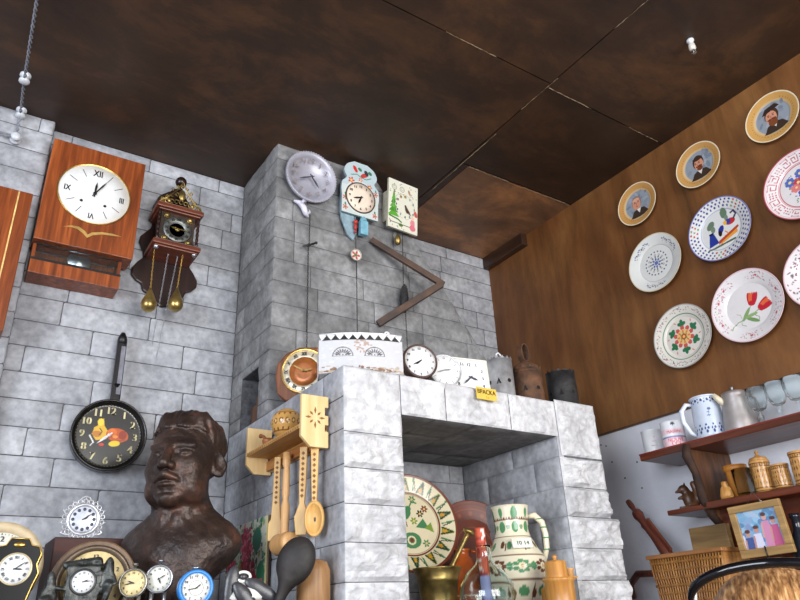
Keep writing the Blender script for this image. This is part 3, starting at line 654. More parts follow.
bt = MB(); q = at(1, 2.32, 309, 245); bt.tube([q+Vector((-.03, 0, -.014)), q, q+Vector((.03, 0, .018))], [.003, .005, .004], 8).ball(q+Vector((.034, 0, .02)), .007, 8).ball(q, .008, 8)
tag(bt.build('chain_toggle', DARKIRON), 'small dark toggle on the thin chain below the lilac clock', 'toggle')
# --- pale blue painted clock
t = thing('wall_clock', 'pale blue painted clock with scalloped top, birds and flowers and a cream dial', 'clock', (1.372, 2.345, 3.425), (radians(4), 0, 0))
hy = lambda z, tl, b=-.03: (b+z*sin(radians(tl)))/cos(radians(tl))
def hwb(z):
    if z < -.03: return .096
    if z < .045: return .096+.004*sin((z+.03)/.075*pi)
    if z < .075: return .096-.022*sin((z-.045)/.03*pi/2)
    if z < .14: return .074+.014*sin((z-.075)/.065*pi)
    return max(.022, .074-.05*((z-.14)/.03)**1.3)
def bluep(p):
    p.put((p.Z < .03) & (np.abs(p.X) < .1), (206, 214, 210)); p.ell(0, -.02, .086, .086, (214, 220, 214))
    p.flower(-.05, .06, .018, 5, (206, 70, 60), (240, 210, 90)); p.flower(.048, .05, .014, 5, (206, 70, 60), (240, 210, 90)); p.ell(-.03, .125, .02, .009, (206, 50, 46), 120); p.ell(.02, .105, .024, .011, (190, 66, 60), 30); p.ell(.03, .12, .01, .016, (60, 60, 66), 30)
    p.poly([(-.05, .09), (-.02, .1), (.0, .09), (.03, .085), (.055, .1)], .004, (60, 120, 84)); p.ell(-.005, .13, .008, .012, (60, 120, 84), 60); p.ell(.05, .125, .009, .012, (60, 120, 84), 60); p.flower(.0, .075, .012, 5, (216, 96, 90), (240, 220, 150))
    for x, z in ((-.078, -.09), (.078, -.095), (-.08, -.04), (.082, .02)): p.flower(x, z, .014, 5, (210, 84, 80), (90, 140, 90)); p.ell(x, z+.018, .004, .008, (70, 130, 90))
shape_mesh('face_board', -.116, .165, hwb, .012, bluep, (184, 202, 206), parent=t, side=(136, 158, 166), nx=90, nz=130).location = (0, -.043, 0)
o = dial(t, .073, -.057, mat('peach_cream_dial', (236, 218, 198), .5, var=.02), cz=-.022); bezel(t, .073, -.0555, .006, .006, mat('dark_brown_ring', (66, 52, 46), .4), cz=-.022)
numerals(t, .073, -.0592, 'arabic', cz=-.022, h=.17, rn=.8, minutes=False); hands(t, .073, -.061, 6, 42, cz=-.022, l=(.52, .6), wd=.05)
MB().bb(-.08, .07, -.043, 0, -.10, .06).build('works_box', mat('pale_blue_paint', (136, 160, 170), .5), t)
m = MB(); m.prism([(-.09, -.09), (-.01, -.10), (-.005, -.2), (-.02, -.235), (-.05, -.215), (-.085, -.14)], -.035, -.022); m.build('tail_board', mat('pale_blue_paint', (136, 160, 170), .5), t, bevel=.003)
MB().bb(.004, .042, -.06, -.032, -.205, -.135).lathe([(.018, -.135), (.014, -.118), (.006, -.108), (0, -.104)], 16, c=(.022, -.046, 0)).build('house_weight', mat('sky_blue_paint', (124, 178, 196), .5), t, bevel=.002)
m = MB(); m.ball((-.02, -.05, -.15), .011, 10).ball((-.02, -.05, -.175), (.009, .009, .017), 10).ball((-.02, -.05, -.2), .008, 8); m.build('red_figure', mat('red_paint', (170, 52, 48), .5), t)
MB().tube([(-.018, hy(-.115, 4), -.115), (-.018, hy(-.3, 4), -.3)], .0012, 5).build('pendulum_rod', DARKIRON, t)
def bobp(p): p.flower(0, 0, .8, 5, (190, 90, 80), (90, 130, 90)); p.ring(0, 0, .85, 1.1, (150, 140, 130))
o = plate_mesh('pendulum_bob', .028, bobp, (222, 216, 206), parent=t, nr=14, ns=48, deep=.3, well=.9); o.location = (-.018, hy(-.318, 4), -.318)
MB().chain((-.014, hy(-.35, 4), -.35), (-.018, hy(-.92, 4), -.92), .006, .0011).build('chain', DARKIRON, t)
# --- square clock with fir tree
t = thing('wall_clock', 'rectangular cream clock painted with a green fir tree, flowers and a pink figure', 'clock', (1.602, 2.345, 3.432), (radians(6), 0, radians(4)))
def treep(p):
    rdm = random.Random(5)
    for k in range(6):
        z = -.055+.022*k; wv = .034-.0055*k; p.fill([(-.056-wv, z-.012), (-.056+wv, z-.012), (-.056+wv*.2, z+.02), (-.056-wv*.2, z+.02)], (76, 146, 44) if k % 2 else (96, 168, 58))
    p.poly([(-.08, -.07), (-.03, -.078), (-.01, -.088)], .008, (60, 120, 40)); p.seg(-.075, -.1, .045, -.1, .003, (70, 66, 60)); p.ell(-.012, -.104, .013, .008, (90, 120, 60)); p.poly([(-.08, -.09), (-.07, -.1), (-.075, -.108)], .003, (70, 66, 60))
    p.ell(.058, -.075, .014, .02, (226, 140, 150)); p.ell(.058, -.1, .018, .016, (222, 120, 136)); p.ell(.058, -.05, .008, .009, (240, 190, 170)); p.ell(.076, -.02, .01, .018, (204, 96, 80), 20)
    for x in (-.055, -.008): p.ring(x, .088, .012, .0145, (110, 120, 112)); p.ring(x, .088, .005, .007, (150, 130, 120))
    for k in range(28): a = rdm.uniform(0, 2*pi); p.poly([(-.03+.045*k/7 % .1-.0, .1-.0*k), ] * 2, .002, (110, 110, 110)) if 0 else p.ell(rdm.uniform(-.08, .08), rdm.choice((.11, .06, .065, -.12))+rdm.uniform(-.006, .006), .004, .002, rdm.choice(((130, 140, 120), (160, 110, 100), (110, 120, 140))), rdm.uniform(0, 180))
    p.ell(.035, .085, .006, .014, (176, 130, 100), 20); p.ell(.042, .078, .012, .004, (190, 150, 120), -20); p.ring(.005, .0, .064, .0655, (150, 150, 140))
    for k in range(12): a = 2*pi*k/12; p.ell(.012+.055*sin(a), .0+.055*cos(a), .0055, .009, (226, 190, 110) if k in (11, 0) else (210, 214, 206), 0)
shape_mesh('face_board', -.130, .128, lambda z: .088, .012, treep, (228, 226, 208), parent=t, side=(190, 186, 164), nx=110, nz=140).location = (0, -.048, 0)
MB().bb(-.08, .06, -.048, 0, -.09, .07).build('works_box', mat('cream_box', (186, 180, 160), .6), t)
numerals(t, .066, -.0615, 'arabic', cx=.012, cz=0, h=.17, rn=.82, minutes=False); hands(t, .066, -.063, 5, 24, mat('brown_hands', (84, 60, 48), .5), cx=.012, l=(.55, .8), wd=.07)
MB().tube([(-.02, hy(-.12, 6), -.12), (-.02, hy(-.19, 6), -.19)], .0012, 5).chain((.01, hy(-.13, 6), -.13), (-.0, hy(-.42, 6), -.42), .006, .001).build('chain', DARKIRON, t)
MB().lathe([(0, -.21), (.012, -.2), (.016, -.185), (.012, -.165), (.005, -.15), (0, -.148)], 20, c=(-.02, hy(-.18, 6), 0)).build('pendulum_bob', OLDBRASS, t)
m = MB(); z0 = -.55; yc = hy(-.48, 6)
m.lathe([(0, 0), (.010, .012), (.0175, .04), (.019, .07), (.016, .1), (.010, .125), (.004, .14), (0, .142)], 24, c=(.0, yc, z0), wob=lambda a: 1+.06*cos(9*a))
for k in range(12):
    for q in range(9):
        a = 2*pi*(q+.5*(k % 2))/9; rr = .0175*sin(pi*(k+1.5)/14)**.6; m.ball((rr*cos(a), yc+rr*sin(a), z0+.01+.0105*k), (.004, .004, .007), 6)
m.build('pine_cone_weight', DARKIRON, t)
MB().chain((.004, hy(-.55, 6), -.55), (.006, hy(-.98, 6), -.98), .006, .001).build('chain', DARKIRON, t)
# --- bent iron bar
P0 = at(1, 2.335, 371, 240); P1 = at(1, 2.20, 441, 284); P2 = at(1, 2.335, 378, 324)
bar = MB()
def sq(a, b, w_, h_):
    d = (b-a); L = d.length; M = Matrix.Translation((a+b)/2) @ d.to_track_quat('Z', 'Y').to_matrix().to_4x4(); bar.box((0, 0, 0), (w_, h_, L), T=M)
sq(P0, P1+Vector((.012, -.004, -.004)), .02, .028); sq(P2, P1+Vector((.004, 0, 0)), .022, .03)
tag(bar.build('iron_bracket', mat('bar_iron', (104, 78, 62), .6, .3, c2=(70, 60, 56), scale=14, bump=.4), bevel=.002), 'bent rusty flat iron bar with two arms sticking out of the chimney', 'bracket')
# ---------------------------------------------------------------- ceiling fittings
c0 = at(2, ZC, 26, 74); c1 = at(2, ZC, 21, 113); c2 = at(1, 2.685, 15, 141)
PORC = mat('white_porcelain', (206, 210, 216), .25, var=.04)
pts = [at(2, ZC-.03, 40, -40), at(2, ZC-.03, 37, 0), Vector((c0.x, c0.y, ZC-.032)), Vector((c1.x, c1.y-.03, ZC-.032)), Vector((c2.x, c2.y-.03, c2.z)), Vector((c2.x-.15, c2.y-.03, c2.z-.0)), Vector((c2.x-.8, c2.y-.03, c2.z-.01))]
fine = []
for a, b in zip(pts[:-1], pts[1:]):
    n = max(2, int((b-a).length/.006)); fine += [a.lerp(b, k/n) for k in range(n)]
wr = MB()
for ph in (0, pi): wr.tube([p+Vector((.004*cos(k*.7+ph), .0, .004*sin(k*.7+ph))) for k, p in enumerate(fine)], .0028, 6)
tag(wr.build('twisted_cable', mat('cable_grey', (128, 132, 142), .6)), 'twisted grey electric cable running along the ceiling and onto the pier at upper left', 'cable')
for (p, nrm, lab) in ((c0, 'c', 'white porcelain cable insulator on the ceiling, farthest from the back wall'), (Vector((c1.x, c1.y-.03, ZC)), 'c', 'white porcelain cable insulator on the ceiling, close to the back wall'), (c2, 'w', 'white porcelain cable insulator on the pier wall under the ceiling edge')):
    m = MB(); pr = [(.013, 0), (.02, .004), (.02, .013), (.011, .018), (.011, .026), (.019, .031), (.019, .04), (.008, .045), (0, .045)]
    T = Matrix.Translation(p) @ (Matrix.Rotation(pi, 4, 'X') if nrm == 'c' else Matrix.Rotation(pi/2, 4, 'X'))
    m.lathe(pr, 24, T=T); o = m.build('cable_insulator', PORC); tag(o, lab, 'insulator', 'porcelain cable insulators')
h = at(2, ZC, 690, 40); t = thing('bulb_socket', 'small white bulb socket hanging from the dark ceiling', 'light socket', h, group=None)
MB().lathe([(0, 0), (.014, -.001), (.014, -.008), (.009, -.012), (.009, -.02)], 20).build('ceiling_cup', PORC, t)
MB().lathe([(.008, -.02), (.012, -.026), (.013, -.045), (.009, -.052), (0, -.052)], 20).build('lamp_holder', mat('aged_white', (206, 200, 190), .4), t)
MB().ball((.0, 0, -.06), (.009, .009, .012), 12).build('glass_tip', GLASS, t)

# ================================================================ ON THE MANTEL
def outline_from(ax, val, pts): return [at(ax, val, *p) for p in pts]
# --- wooden table clock at the left corner
O_ = Vector((1.03, 2.10, ZM))
def frame_rz(rz): return Matrix.Rotation(rz, 4, 'Z')
t = thing('mantel_clock', 'pointed oval brown wooden mantel clock with cream and copper dial, behind the white tin', 'clock', (1.05, 2.17, ZM+.001), (0, 0, radians(-38))); t.scale = (.93, .93, .95)
ol = [(-.115, .10), (-.108, .15), (-.075, .19), (-.02, .213), (.06, .208), (.115, .17), (.115, .10), (.09, .0), (-.07, 0), (-.105, .03)]
m = MB(); m.prism(ol, -.035, .035); m.build('case', wood('orange_brown_veneer', (94, 50, 24), (146, 86, 46), 2, .5), t, bevel=.008, seg=3)
MB().lathe([(.058, 0), (.082, -.006), (.084, -.003), (.084, 0)], 56, 'y', (0, -.036, .112)).build('chapter_ring', mat('champagne_ring', (206, 196, 172), .3, .3, var=.06), t)
dial(t, .058, -.036, mat('copper_dial', (176, 104, 54), .35, .3, var=.12), cz=.112); bezel(t, .083, -.036, .006, .012, BRASS, cz=.112)
numerals(t, .083, -.0425, 'roman', cz=.112, h=.17, rn=.84, minutes=False); hands(t, .075, -.045, 2, 50, OLDBRASS, cz=.112, l=(.45, .7), wd=.04)
# --- white tin lantern with serrated crown
t = thing('tin_crown_box', 'white painted tin box with serrated crown edge and two fan-shaped cutouts on the mantel corner', 'tin box', (1.108, 1.885, ZM+.001), (0, 0, radians(-24)))
def tinp(p):
    rd = random.Random(2)
    for k in range(80): p.ell(rd.uniform(-.14, .14), .004+abs(rd.gauss(0, .008)), rd.uniform(.003, .01), rd.uniform(.002, .005), rd.choice(((150, 120, 96), (126, 92, 70), (176, 160, 140))))
    for k in range(26): p.ell(rd.gauss(-.0, .02), rd.uniform(.07, .115), rd.uniform(.002, .006), rd.uniform(.002, .005), (170, 146, 132))
    for k in range(60): p.ell(rd.uniform(-.14, .14), rd.uniform(0, .12), rd.uniform(.002, .008), rd.uniform(.001, .003), rd.choice(((206, 206, 208), (190, 190, 194))))
    for sx in (-.062, .042):
        for a in range(9):
            th = radians(12+19.5*a); p.ell(sx+.02*cos(th), .060+.014*sin(th), .008, .0022, (92, 90, 92), degrees(th))
        p.put((np.hypot((p.X-sx)/.034, (p.Z-.056)/.032) < 1) & (np.hypot((p.X-sx)/.034, (p.Z-.056)/.032) > .9) & (p.Z > .056), (100, 98, 100)); p.seg(sx-.034, .056, sx+.034, .056, .002, (110, 106, 104))
        for a in range(5): p.ell(sx-.02+.01*a, .060, .0025, .0025, (90, 88, 90))
TINP = painted('white_tin', .5, bump=.3)
shape_mesh('body', 0, .115, lambda z: .138, .02, tinp, (196, 196, 199), m=TINP, parent=t, side=(220, 220, 222), nx=170, nz=80, bow=lambda x, z: .022*(1-(x/.138)**2)).location = (0, -.05, 0)
m = MB(); m.bb(-.137, .137, -.052, .06, .0, .003).bb(-.137, -.134, -.05, .06, 0, .115).bb(.134, .137, -.05, .06, 0, .115).bb(-.137, .137, .057, .06, 0, .115); m.build('shell', mat('white_tin_plain', (222, 222, 224), .5, var=.06), t)
m = MB(); n = 9; yb = lambda x: -.052-.02-.022*(1-(x/.138)**2)
for i in range(n):
    x0 = -.128+.256*i/n; x1 = x0+.256/n; xm = (x0+x1)/2
    m.add([(x0, yb(x0), .112), (x1, yb(x1), .112), (xm, yb(xm), .128), (x0, yb(x0)+.002, .112), (x1, yb(x1)+.002, .112), (xm, yb(xm)+.002, .128)], [(0, 1, 2), (5, 4, 3), (0, 2, 5, 3), (1, 4, 5, 2)])
m.build('serrated_edge', BLACK, t)
m = MB()
for i in range(n+1):
    xm = -.128+.256*i/n; a, b = max(-.138, xm-.0142), min(.138, xm+.0142); yy = yb(xm)+.006
    m.add([(a, yy, .134), (b, yy, .134), (xm+.002, yy, .116), (xm-.002, yy, .116), (a, yy+.003, .134), (b, yy+.003, .134), (xm+.002, yy+.003, .116), (xm-.002, yy+.003, .116)], [(0, 1, 2, 3), (7, 6, 5, 4), (0, 4, 5, 1), (2, 6, 7, 3), (0, 3, 7, 4), (1, 5, 6, 2)])
m.tube([(-.137, yb(-.137)+.006, .136), (-.07, yb(-.07)+.006, .137), (0, yb(0)+.006, .137), (.07, yb(.07)+.006, .137), (.137, yb(.137)+.006, .136)], .003, 6)
m.build('pale_teeth', mat('white_tin_plain', (222, 222, 224)), t)
m = MB(); m.tube([(.088+.009*cos(a)*(1-.04*k), -.062, .146+.009*sin(a)*(1-.04*k)) for k, a in enumerate(np.linspace(-1.5, 7, 18))], .0035, 6); m.build('scroll', mat('white_tin_plain', (222, 222, 224)), t)
MB().lathe([(0, .128), (.014, .128), (.014, .142), (.006, .144), (0, .144)], 16, c=(.118, -.05, -.012)).build('stub', mat('white_tin_plain', (222, 222, 224)), t)
# --- two alarm clocks and a square clock
t = thing('alarm_clock', 'round white alarm clock with brown case, leftmost of the clocks on the mantel', 'clock', (1.30, 1.80, ZM+.075), (radians(-4), 0, radians(-14)))
BRC = mat('brown_case', (74, 52, 46), .35, var=.1)
MB().lathe([(0, .05), (.045, .048), (.062, .03), (.064, 0), (.062, -.006), (.057, -.007), (.056, -.001), (0, -.001)], 56, 'y').build('case', BRC, t)
dial(t, .0565, -.001, mat('bright_white_dial', (240, 240, 240), .4, var=.01)); numerals(t, .0565, -.0032, 'arabic', h=.15, rn=.82); hands(t, .0565, -.005, 7, 40, l=(.4, .6), wd=.04)
for sx in (-1, 1): MB().tube([(sx*.03, .02, -.05), (sx*.04, .022, -.072)], [.006, .004], 10).build('foot', BRC, t)
t = thing('alarm_clock', 'round all-white alarm clock between the brown-cased one and the square one', 'clock', (1.432, 1.835, ZM+.074), (radians(-5), 0, radians(-14)))
MB().lathe([(0, .045), (.045, .043), (.06, .03), (.063, 0), (.062, -.005), (.058, -.006), (.056, .0), (0, 0)], 56, 'y').build('case', mat('silver_rim', (196, 198, 200), .3, .5), t)
dial(t, .0565, -.000, mat('bright_white_dial', (240, 240, 240))); numerals(t, .0565, -.0022, 'arabic', h=.11, rn=.84, only=(0, 3, 6, 9), m=mat('grey_ink', (110, 110, 112), .5)); hands(t, .0565, -.004, 2, 42, STEEL, l=(.4, .65), wd=.04)
for sx in (-1, 1): MB().tube([(sx*.03, .02, -.048), (sx*.038, .022, -.068)], [.005, .004], 10).build('foot', STEEL, t)
t = thing('alarm_clock', 'square white clock with cream surround, rightmost of the clocks on the mantel', 'clock', (1.572, 1.865, ZM+.078), (radians(-5), 0, radians(-10)))
t.scale = (1.12, 1.12, 1.12)
MB().bb(-.068, .068, 0, .05, -.066, .066).bb(-.068, .068, -.008, 0, .061, .066).bb(-.068, .068, -.008, 0, -.066, -.061).bb(-.068, -.062, -.008, 0, -.061, .061).bb(.062, .068, -.008, 0, -.061, .061).build('case', mat('ivory_plastic', (232, 230, 218), .35, var=.02), t, bevel=.001)
MB().bb(-.062, .062, -.001, 0, -.061, .061).build('dial', mat('bright_white_dial', (240, 240, 240)), t)
m = MB()
for k in range(12):
    a = 2*pi*k/12; u = sin(a); v = cos(a); q = .047/max(abs(u), abs(v)); text(m, str(k or 12), u*q*.98, -.0016, v*q*.98, .0115, 0, .95, .0006)
m.build('numerals', HANDS, t); hands(t, .06, -.003, 3, 38, mat('grey_hands', (70, 70, 84)), l=(.45, .65), wd=.05)
# --- three old barrel lanterns / locks
def barrel(name, label, x, y, R, H, m_, top, n=5, rz=0, seed=1):
    t = thing(name, label, 'iron vessel', (x, y, ZM), (0, 0, rz))
    b = MB(); b.lathe([(R*1.03, 0), (R*1.03, .008), (R, .012), (R, H*.5), (R*.985, H)], 40, wob=lambda a: 1+.015*sin(5*a+seed)); b.lathe([(R*.93, .012), (R*.93, H*.98), (R*.985, H)], 40); b.build('barrel', m_, t)
    c_ = MB()
    for k in range(14):
        a = 2*pi*k/14; s = R*.2; c_.add([(R*sin(a-.15), -R*cos(a-.15), H-.002), (R*sin(a+.15), -R*cos(a+.15), H-.002), (R*1.0*sin(a), -R*1.0*cos(a), H+.009), (R*.94*sin(a-.15), -R*.94*cos(a-.15), H-.002), (R*.94*sin(a+.15), -R*.94*cos(a+.15), H-.002), (R*.95*sin(a), -R*.95*cos(a), H+.009)], [(0, 1, 2), (5, 4, 3), (0, 2, 5, 3), (1, 4, 5, 2), (0, 3, 4, 1)])
    c_.build('toothed_rim', m_, t)
    for k in range(4):
        a = radians(-100+48*k+rz*10); M = Matrix.Rotation(a, 4, 'Z'); q = MB()
        q.add([(-.009, -R*1.01, H*.32), (.009, -R*1.01, H*.32), (0, -R*1.015, H*.48)] if k % 2 else [(.008*cos(i*pi/4), -R*1.012, H*.4+.008*sin(i*pi/4)) for i in range(8)], [(0, 1, 2)] if k % 2 else [tuple(range(8))], T=M)
        q.build('cutout', mat('dark_gap', (20, 15, 12), .9), t)
    return t
t = barrel('barrel_lock', 'whitish tin cylinder with toothed rim, beside the square white clock', 1.690, 1.83, .048, .15, mat('whitened_tin', (176, 176, 178), .5, .3, c2=(112, 110, 110), scale=16, bump=.4), 0)
MB().lathe([(.0465, .142), (.035, .158), (.008, .164), (0, .164)], 32).build('lid', mat('whitened_tin', (176, 176, 178)), t)
MB().tube([(-.012, 0, .16), (-.01, 0, .178), (0, 0, .184), (.01, 0, .178), (.012, 0, .16)], .003, 8).build('loop', mat('white_tin_plain', (222, 222, 224)), t)
t = barrel('barrel_lock', 'rust-brown iron cylinder with conical top and upright strap ring on the mantel', 1.842, 1.85, .062, .14, RUST, 1, seed=2)
MB().lathe([(.063, .125), (.05, .155), (.025, .172), (.013, .18), (0, .18)], 36).build('cone_top', RUST, t)
m = MB(); pts = [(.028*sin(a)*.62, 0, .182+.036*cos(a)) for a in np.linspace(0, 2*pi, 25)[:-1]]; pts = [(x*1.1, y, z*1.0+.034) for x, y, z in pts]
for k in range(24):
    a = Vector(pts[k]); b = Vector(pts[(k+1) % 24]); M = Matrix.Translation((a+b)/2) @ (b-a).to_track_quat('Z', 'Y').to_matrix().to_4x4(); m.box((0, 0, 0), (.026, .004, (b-a).length*1.15), T=M)
m.build('strap_ring', RUST, t)
t = barrel('barrel_lock', 'dark blackened iron cylinder, rightmost on the mantel', 2.012, 1.83, .058, .148, DARKIRON, 0, seed=4)
MB().lathe([(.056, .135), (.03, .147), (0, .15)], 36).build('lid', DARKIRON, t)
# --- yellow caption card on the mantel edge
q = at(1, YF-.024, 486.5, 394)
t = thing('caption_card', 'small yellow card lettered in black on the front of the mantel', 'sign', q, (0, 0, 0))
MB().bb(-.045, .045, -.001, .001, -.0215, .0215).build('card', mat('yellow_card', (222, 186, 78), .6, var=.04), t)
m = MB(); text(m, 'BPACKA', 0, -.0016, .006, .0155, 0, .98, .0004); m.build('lettering', HANDS, t); m = MB(); text(m, '5 a.', .002, -.0016, -.0125, .007); m.build('small_lettering', mat('brown_ink', (120, 80, 40), .6), t)

# ================================================================ IN THE HEARTH OPENING
t = thing('painted_plate', 'large cream dish with green leaves and birds, leaning inside the hearth', 'plate', (1.485, 2.135, 1.80), (radians(-14), 0, radians(-12)))
def greenp(p):
    G1, G2, RD, BK = (70, 128, 84), (120, 150, 60), (120, 52, 36), (52, 48, 36)
    p.ring(0, 0, .955, 1.01, (112, 54, 36)); p.ring(0, 0, .625, .66, (112, 54, 36)); p.ring(0, 0, .60, .61, (150, 110, 70))
    def rim(p, k):
        p.fill([(-.09, .68), (.09, .68), (.02, .93), (-.02, .93)], G1 if k % 2 else G2); p.seg(-.07, .68, 0, .9, .03, BK); p.seg(.07, .68, .0, .9, .03, BK); p.ell(.0, .74, .035, .05, (206, 150, 50))
        p.seg(.16, .68, .19, .92, .03, G1); p.seg(.21, .68, .2, .86, .02, BK)
    p.rot(14, rim)
    p.ell(-.12, .16, .2, .11, G1, 35); p.ell(.0, .3, .07, .06, G1); p.poly([(.02, .32), (.1, .44), (.2, .42)], .03, G1); p.poly([(-.25, .1), (-.38, .3), (-.3, .42), (-.4, .48)], .035, RD); p.poly([(-.16, .05), (-.18, -.08)], .02, BK); p.poly([(-.08, .07), (-.06, -.06)], .02, BK)
    p.ell(.0, -.34, .2, .16, G1); p.ring(.0, -.34, .06, .09, (228, 214, 176)); p.ell(.0, -.34, .04, .04, RD); p.fill([(.12, -.08), (.42, -.12), (.3, .1)], G1); p.fill([(.3, -.1), (.5, -.18), (.46, .02)], G2)
    for x, z, c in ((-.3, -.1, RD), (.25, .2, BK), (-.32, .5, BK), (.12, .5, G1), (.36, .3, RD), (-.45, -.05, G1), (-.25, -.45, G2), (.3, -.4, G1), (.1, .05, G2), (-.5, .2, G2)): p.flower(x, z, .08, 6, c, (220, 190, 120))
plate_mesh('dish', .178, greenp, (226, 214, 180), parent=t, deep=.14, well=.64, back=(150, 80, 50), nr=90, ns=260)
def ctr(o, ax, val, px, py): o.location = at(ax, val, px, py)
ctr(t, 1, 2.10, 409, 524)
t = thing('glazed_plate', 'large dark brown glazed dish leaning at the back of the hearth', 'plate', (0, 0, 0), (radians(-14), 0, radians(-14)))
def brownp(p):
    p.ring(0, 0, .9, .93, (92, 40, 24)); p.ring(0, 0, .6, .63, (88, 38, 22)); p.ring(0, 0, .42, .44, (150, 84, 50)); p.ring(0, 0, .8, .82, (140, 70, 42))
    p.rot(16, lambda p, k: p.ell(0, .72, .04, .05, (140, 72, 44)))
plate_mesh('dish', .178, brownp, (112, 52, 32), m=painted('brown_glaze', .4), parent=t, deep=.16, well=.62, back=(90, 44, 30), nr=60, ns=160)
ctr(t, 1, 2.20, 475, 547)
# brown jug
t = thing('brown_jug', 'small orange-brown glazed jug between the two dishes', 'jug', (0, 0, 0)); c0 = at(1, 2.05, 462, 560); t.location = (c0.x, 2.05, ZH)
MB().lathe([(.0, 0), (.045, 0), (.05, .01), (.062, .06), (.066, .11), (.06, .15), (.042, .185), (.028, .2), (.026, .215), (.032, .222), (.028, .224), (.022, .21)], 44).build('body', mat('orange_brown_glaze', (158, 76, 32), .12, var=.2, scale=10, bump=0), t)
m = MB(); m.tube([(.028*cos(.3), -.02, .215), (.055, -.03, .212), (.066, -.032, .18), (.06, -.028, .145)], [.006, .008, .008, .006], 10); m.build('handle', mat('orange_brown_glaze', (136, 62, 26)), t)
m = MB(); m.tube([(.063*sin(a), -.063*cos(a), .068+.004*(k % 2)) for k, a in enumerate(np.linspace(-1.4, 1.4, 28))], .0018, 6); m.build('wavy_band', mat('cream_slip', (222, 196, 150), .4), t)
# brass mortar + pestle
c0 = at(1, 1.93, 437, 568); t = thing('brass_mortar', 'old brass mortar with flared rim at the left of the hearth', 'mortar', (c0.x, 1.93, ZH))
H_ = c0.z-ZH
MB().lathe([(0, 0), (.075, 0), (.078, .012), (.06, .03), (.058, .05), (.064, H_*.72), (.068, H_*.74), (.066, H_*.78), (.078, H_*.97), (.08, H_), (.074, H_), (.064, H_*.8), (.052, .05), (0, .04)], 56).build('bowl', OLDBRASS, t)
a = at(1, 1.93, 452, 566); b = at(1, 1.90, 468, 533)
m = MB(); d = (b-a); a0 = a-d*1.1
m.tube([a0, a, a.lerp(b, .85), b], [.018, .0075, .0075, .0085], 14); m.build('pestle', OLDBRASS); tag(bpy.data.objects['pestle'], 'brass pestle leaning in the mortar', 'pestle')
M = Matrix.Translation(b) @ d.to_track_quat('Z', 'Y').to_matrix().to_4x4(); m = MB(); m.lathe([(.008, -.004), (.018, 0), (.02, .006), (.014, .012), (0, .013)], 24, T=M); m.build('pestle_cap', OLDBRASS, bpy.data.objects['pestle'])
# glass flask with patterned stick
c0 = at(1, 1.70, 487, 590); t = thing('glass_flask', 'clear round-bellied glass flask with narrow neck in front of the painted jug', 'flask', (c0.x, 1.70, ZH))
zn = at(1, 1.70, 487, 548).z-ZH
MB().lathe([(0, .003), (.05, .003), (.075, .02), (.083, .05), (.078, .085), (.055, .12), (.03, .14), (.023, .155), (.021, zn), (.025, zn+.006), (.0235, zn+.006), (.0185, zn), (.020, .155), (.027, .138), (.052, .117), (.0745, .084), (.0795, .05), (.072, .023), (.048, .007), (0, .007)], 56).build('flask', GLASS, t)
zt = at(1, 1.70, 477, 527).z-ZH-.012
def stickp(p):
    rd = random.Random(8); p.put((p.Z*60 % 1 < .18), (150, 40, 30))
    for k in range(110): p.ell(rd.uniform(-3.1, 3.1), rd.uniform(.05, .36), .35, .0035, rd.choice(((238, 226, 214), (160, 30, 24), (220, 120, 60))), 0)
    p.put(p.Z < .1, (150, 150, 190))
s_ = thing('patterned_stick', 'red and white patterned stick standing in the glass flask', 'stick', (c0.x-.0, 1.70, ZH+.012), (0, radians(-2), 0))
pot_mesh('stick', [(0, 0), (.0155, 0), (.0155, zt-.003), (0, zt)], stickp, (196, 82, 50), m=PAINTM, parent=s_, ns=40, sub=30)
# painted pitcher
c0 = at(1, 1.86, 515, 560); t = thing('painted_pitcher', 'tall cream pitcher painted with green leaves and brown flowers in the hearth', 'pitcher', (c0.x, c0.y, ZH), (0, 0, radians(-30)))
zt = at(1, 1.86, 508, 507).z-ZH
def pitp(p):
    G1, BR = (84, 140, 96), (106, 66, 44)
    X = p.X
    for z in (zt*.70, zt*.52, zt*.30, zt*.86): p.put(np.abs(p.Z-z) < .0018, BR)
    for k in range(8):
        a = -pi+2*pi*k/8
        if k % 2: p.ell(a, zt*.93, .12, .016, G1)
        else: p.ell(a, zt*.92, .2, .022, G1)
        p.ell(a, zt*.79, .2, .018, G1); p.ell(a+.38, zt*.79, .12, .008, (120, 150, 110))
        for q in range(5): p.ell(a+q*.16, zt*.865+.003*(q % 2), .05, .004, BR)
        for q in range(7):
            th = 2*pi*q/7; p.ell(a+.22*cos(th), zt*.42+.016*sin(th), .10, .006, BR if k % 2 else G1, 0)
        p.ell(a+.39, zt*.42, .11, .012, G1); p.ell(a, zt*.42, .06, .005, (190, 160, 90))
        p.ell(a+.1, zt*.62, .09, .012, BR if k % 2 else (190, 120, 60)); p.ell(a+.4, zt*.61, .10, .014, G1); p.ell(a+.25, zt*.6, .03, .014, BR)
        p.ell(a, zt*.2, .2, .016, G1); p.seg(a+.3, zt*.13, a+.42, zt*.25, .02, BR); p.ell(a+.4, zt*.18, .1, .014, BR)
prof = [(0, 0), (.062, 0), (.066, .01), (.085, zt*.15), (.102, zt*.32), (.106, zt*.42), (.098, zt*.52), (.076, zt*.63), (.062, zt*.70), (.057, zt*.76), (.058, zt*.86), (.064, zt*.99), (.066, zt), (.062, zt), (.056, zt*.94), (.053, zt*.8)]
pot_mesh('body', prof, pitp, (224, 216, 190), parent=t, ns=240, sub=9)
m = MB(); m.tube([(.055, 0, zt*.9), (.085, 0, zt*.91), (.108, 0, zt*.84), (.116, 0, zt*.72), (.114, 0, zt*.6), (.1, 0, zt*.47)], [.008, .011, .011, .010, .010, .008], 14); m.build('handle', mat('cream_glaze', (220, 210, 182), .25, var=.06), t)
m = MB()
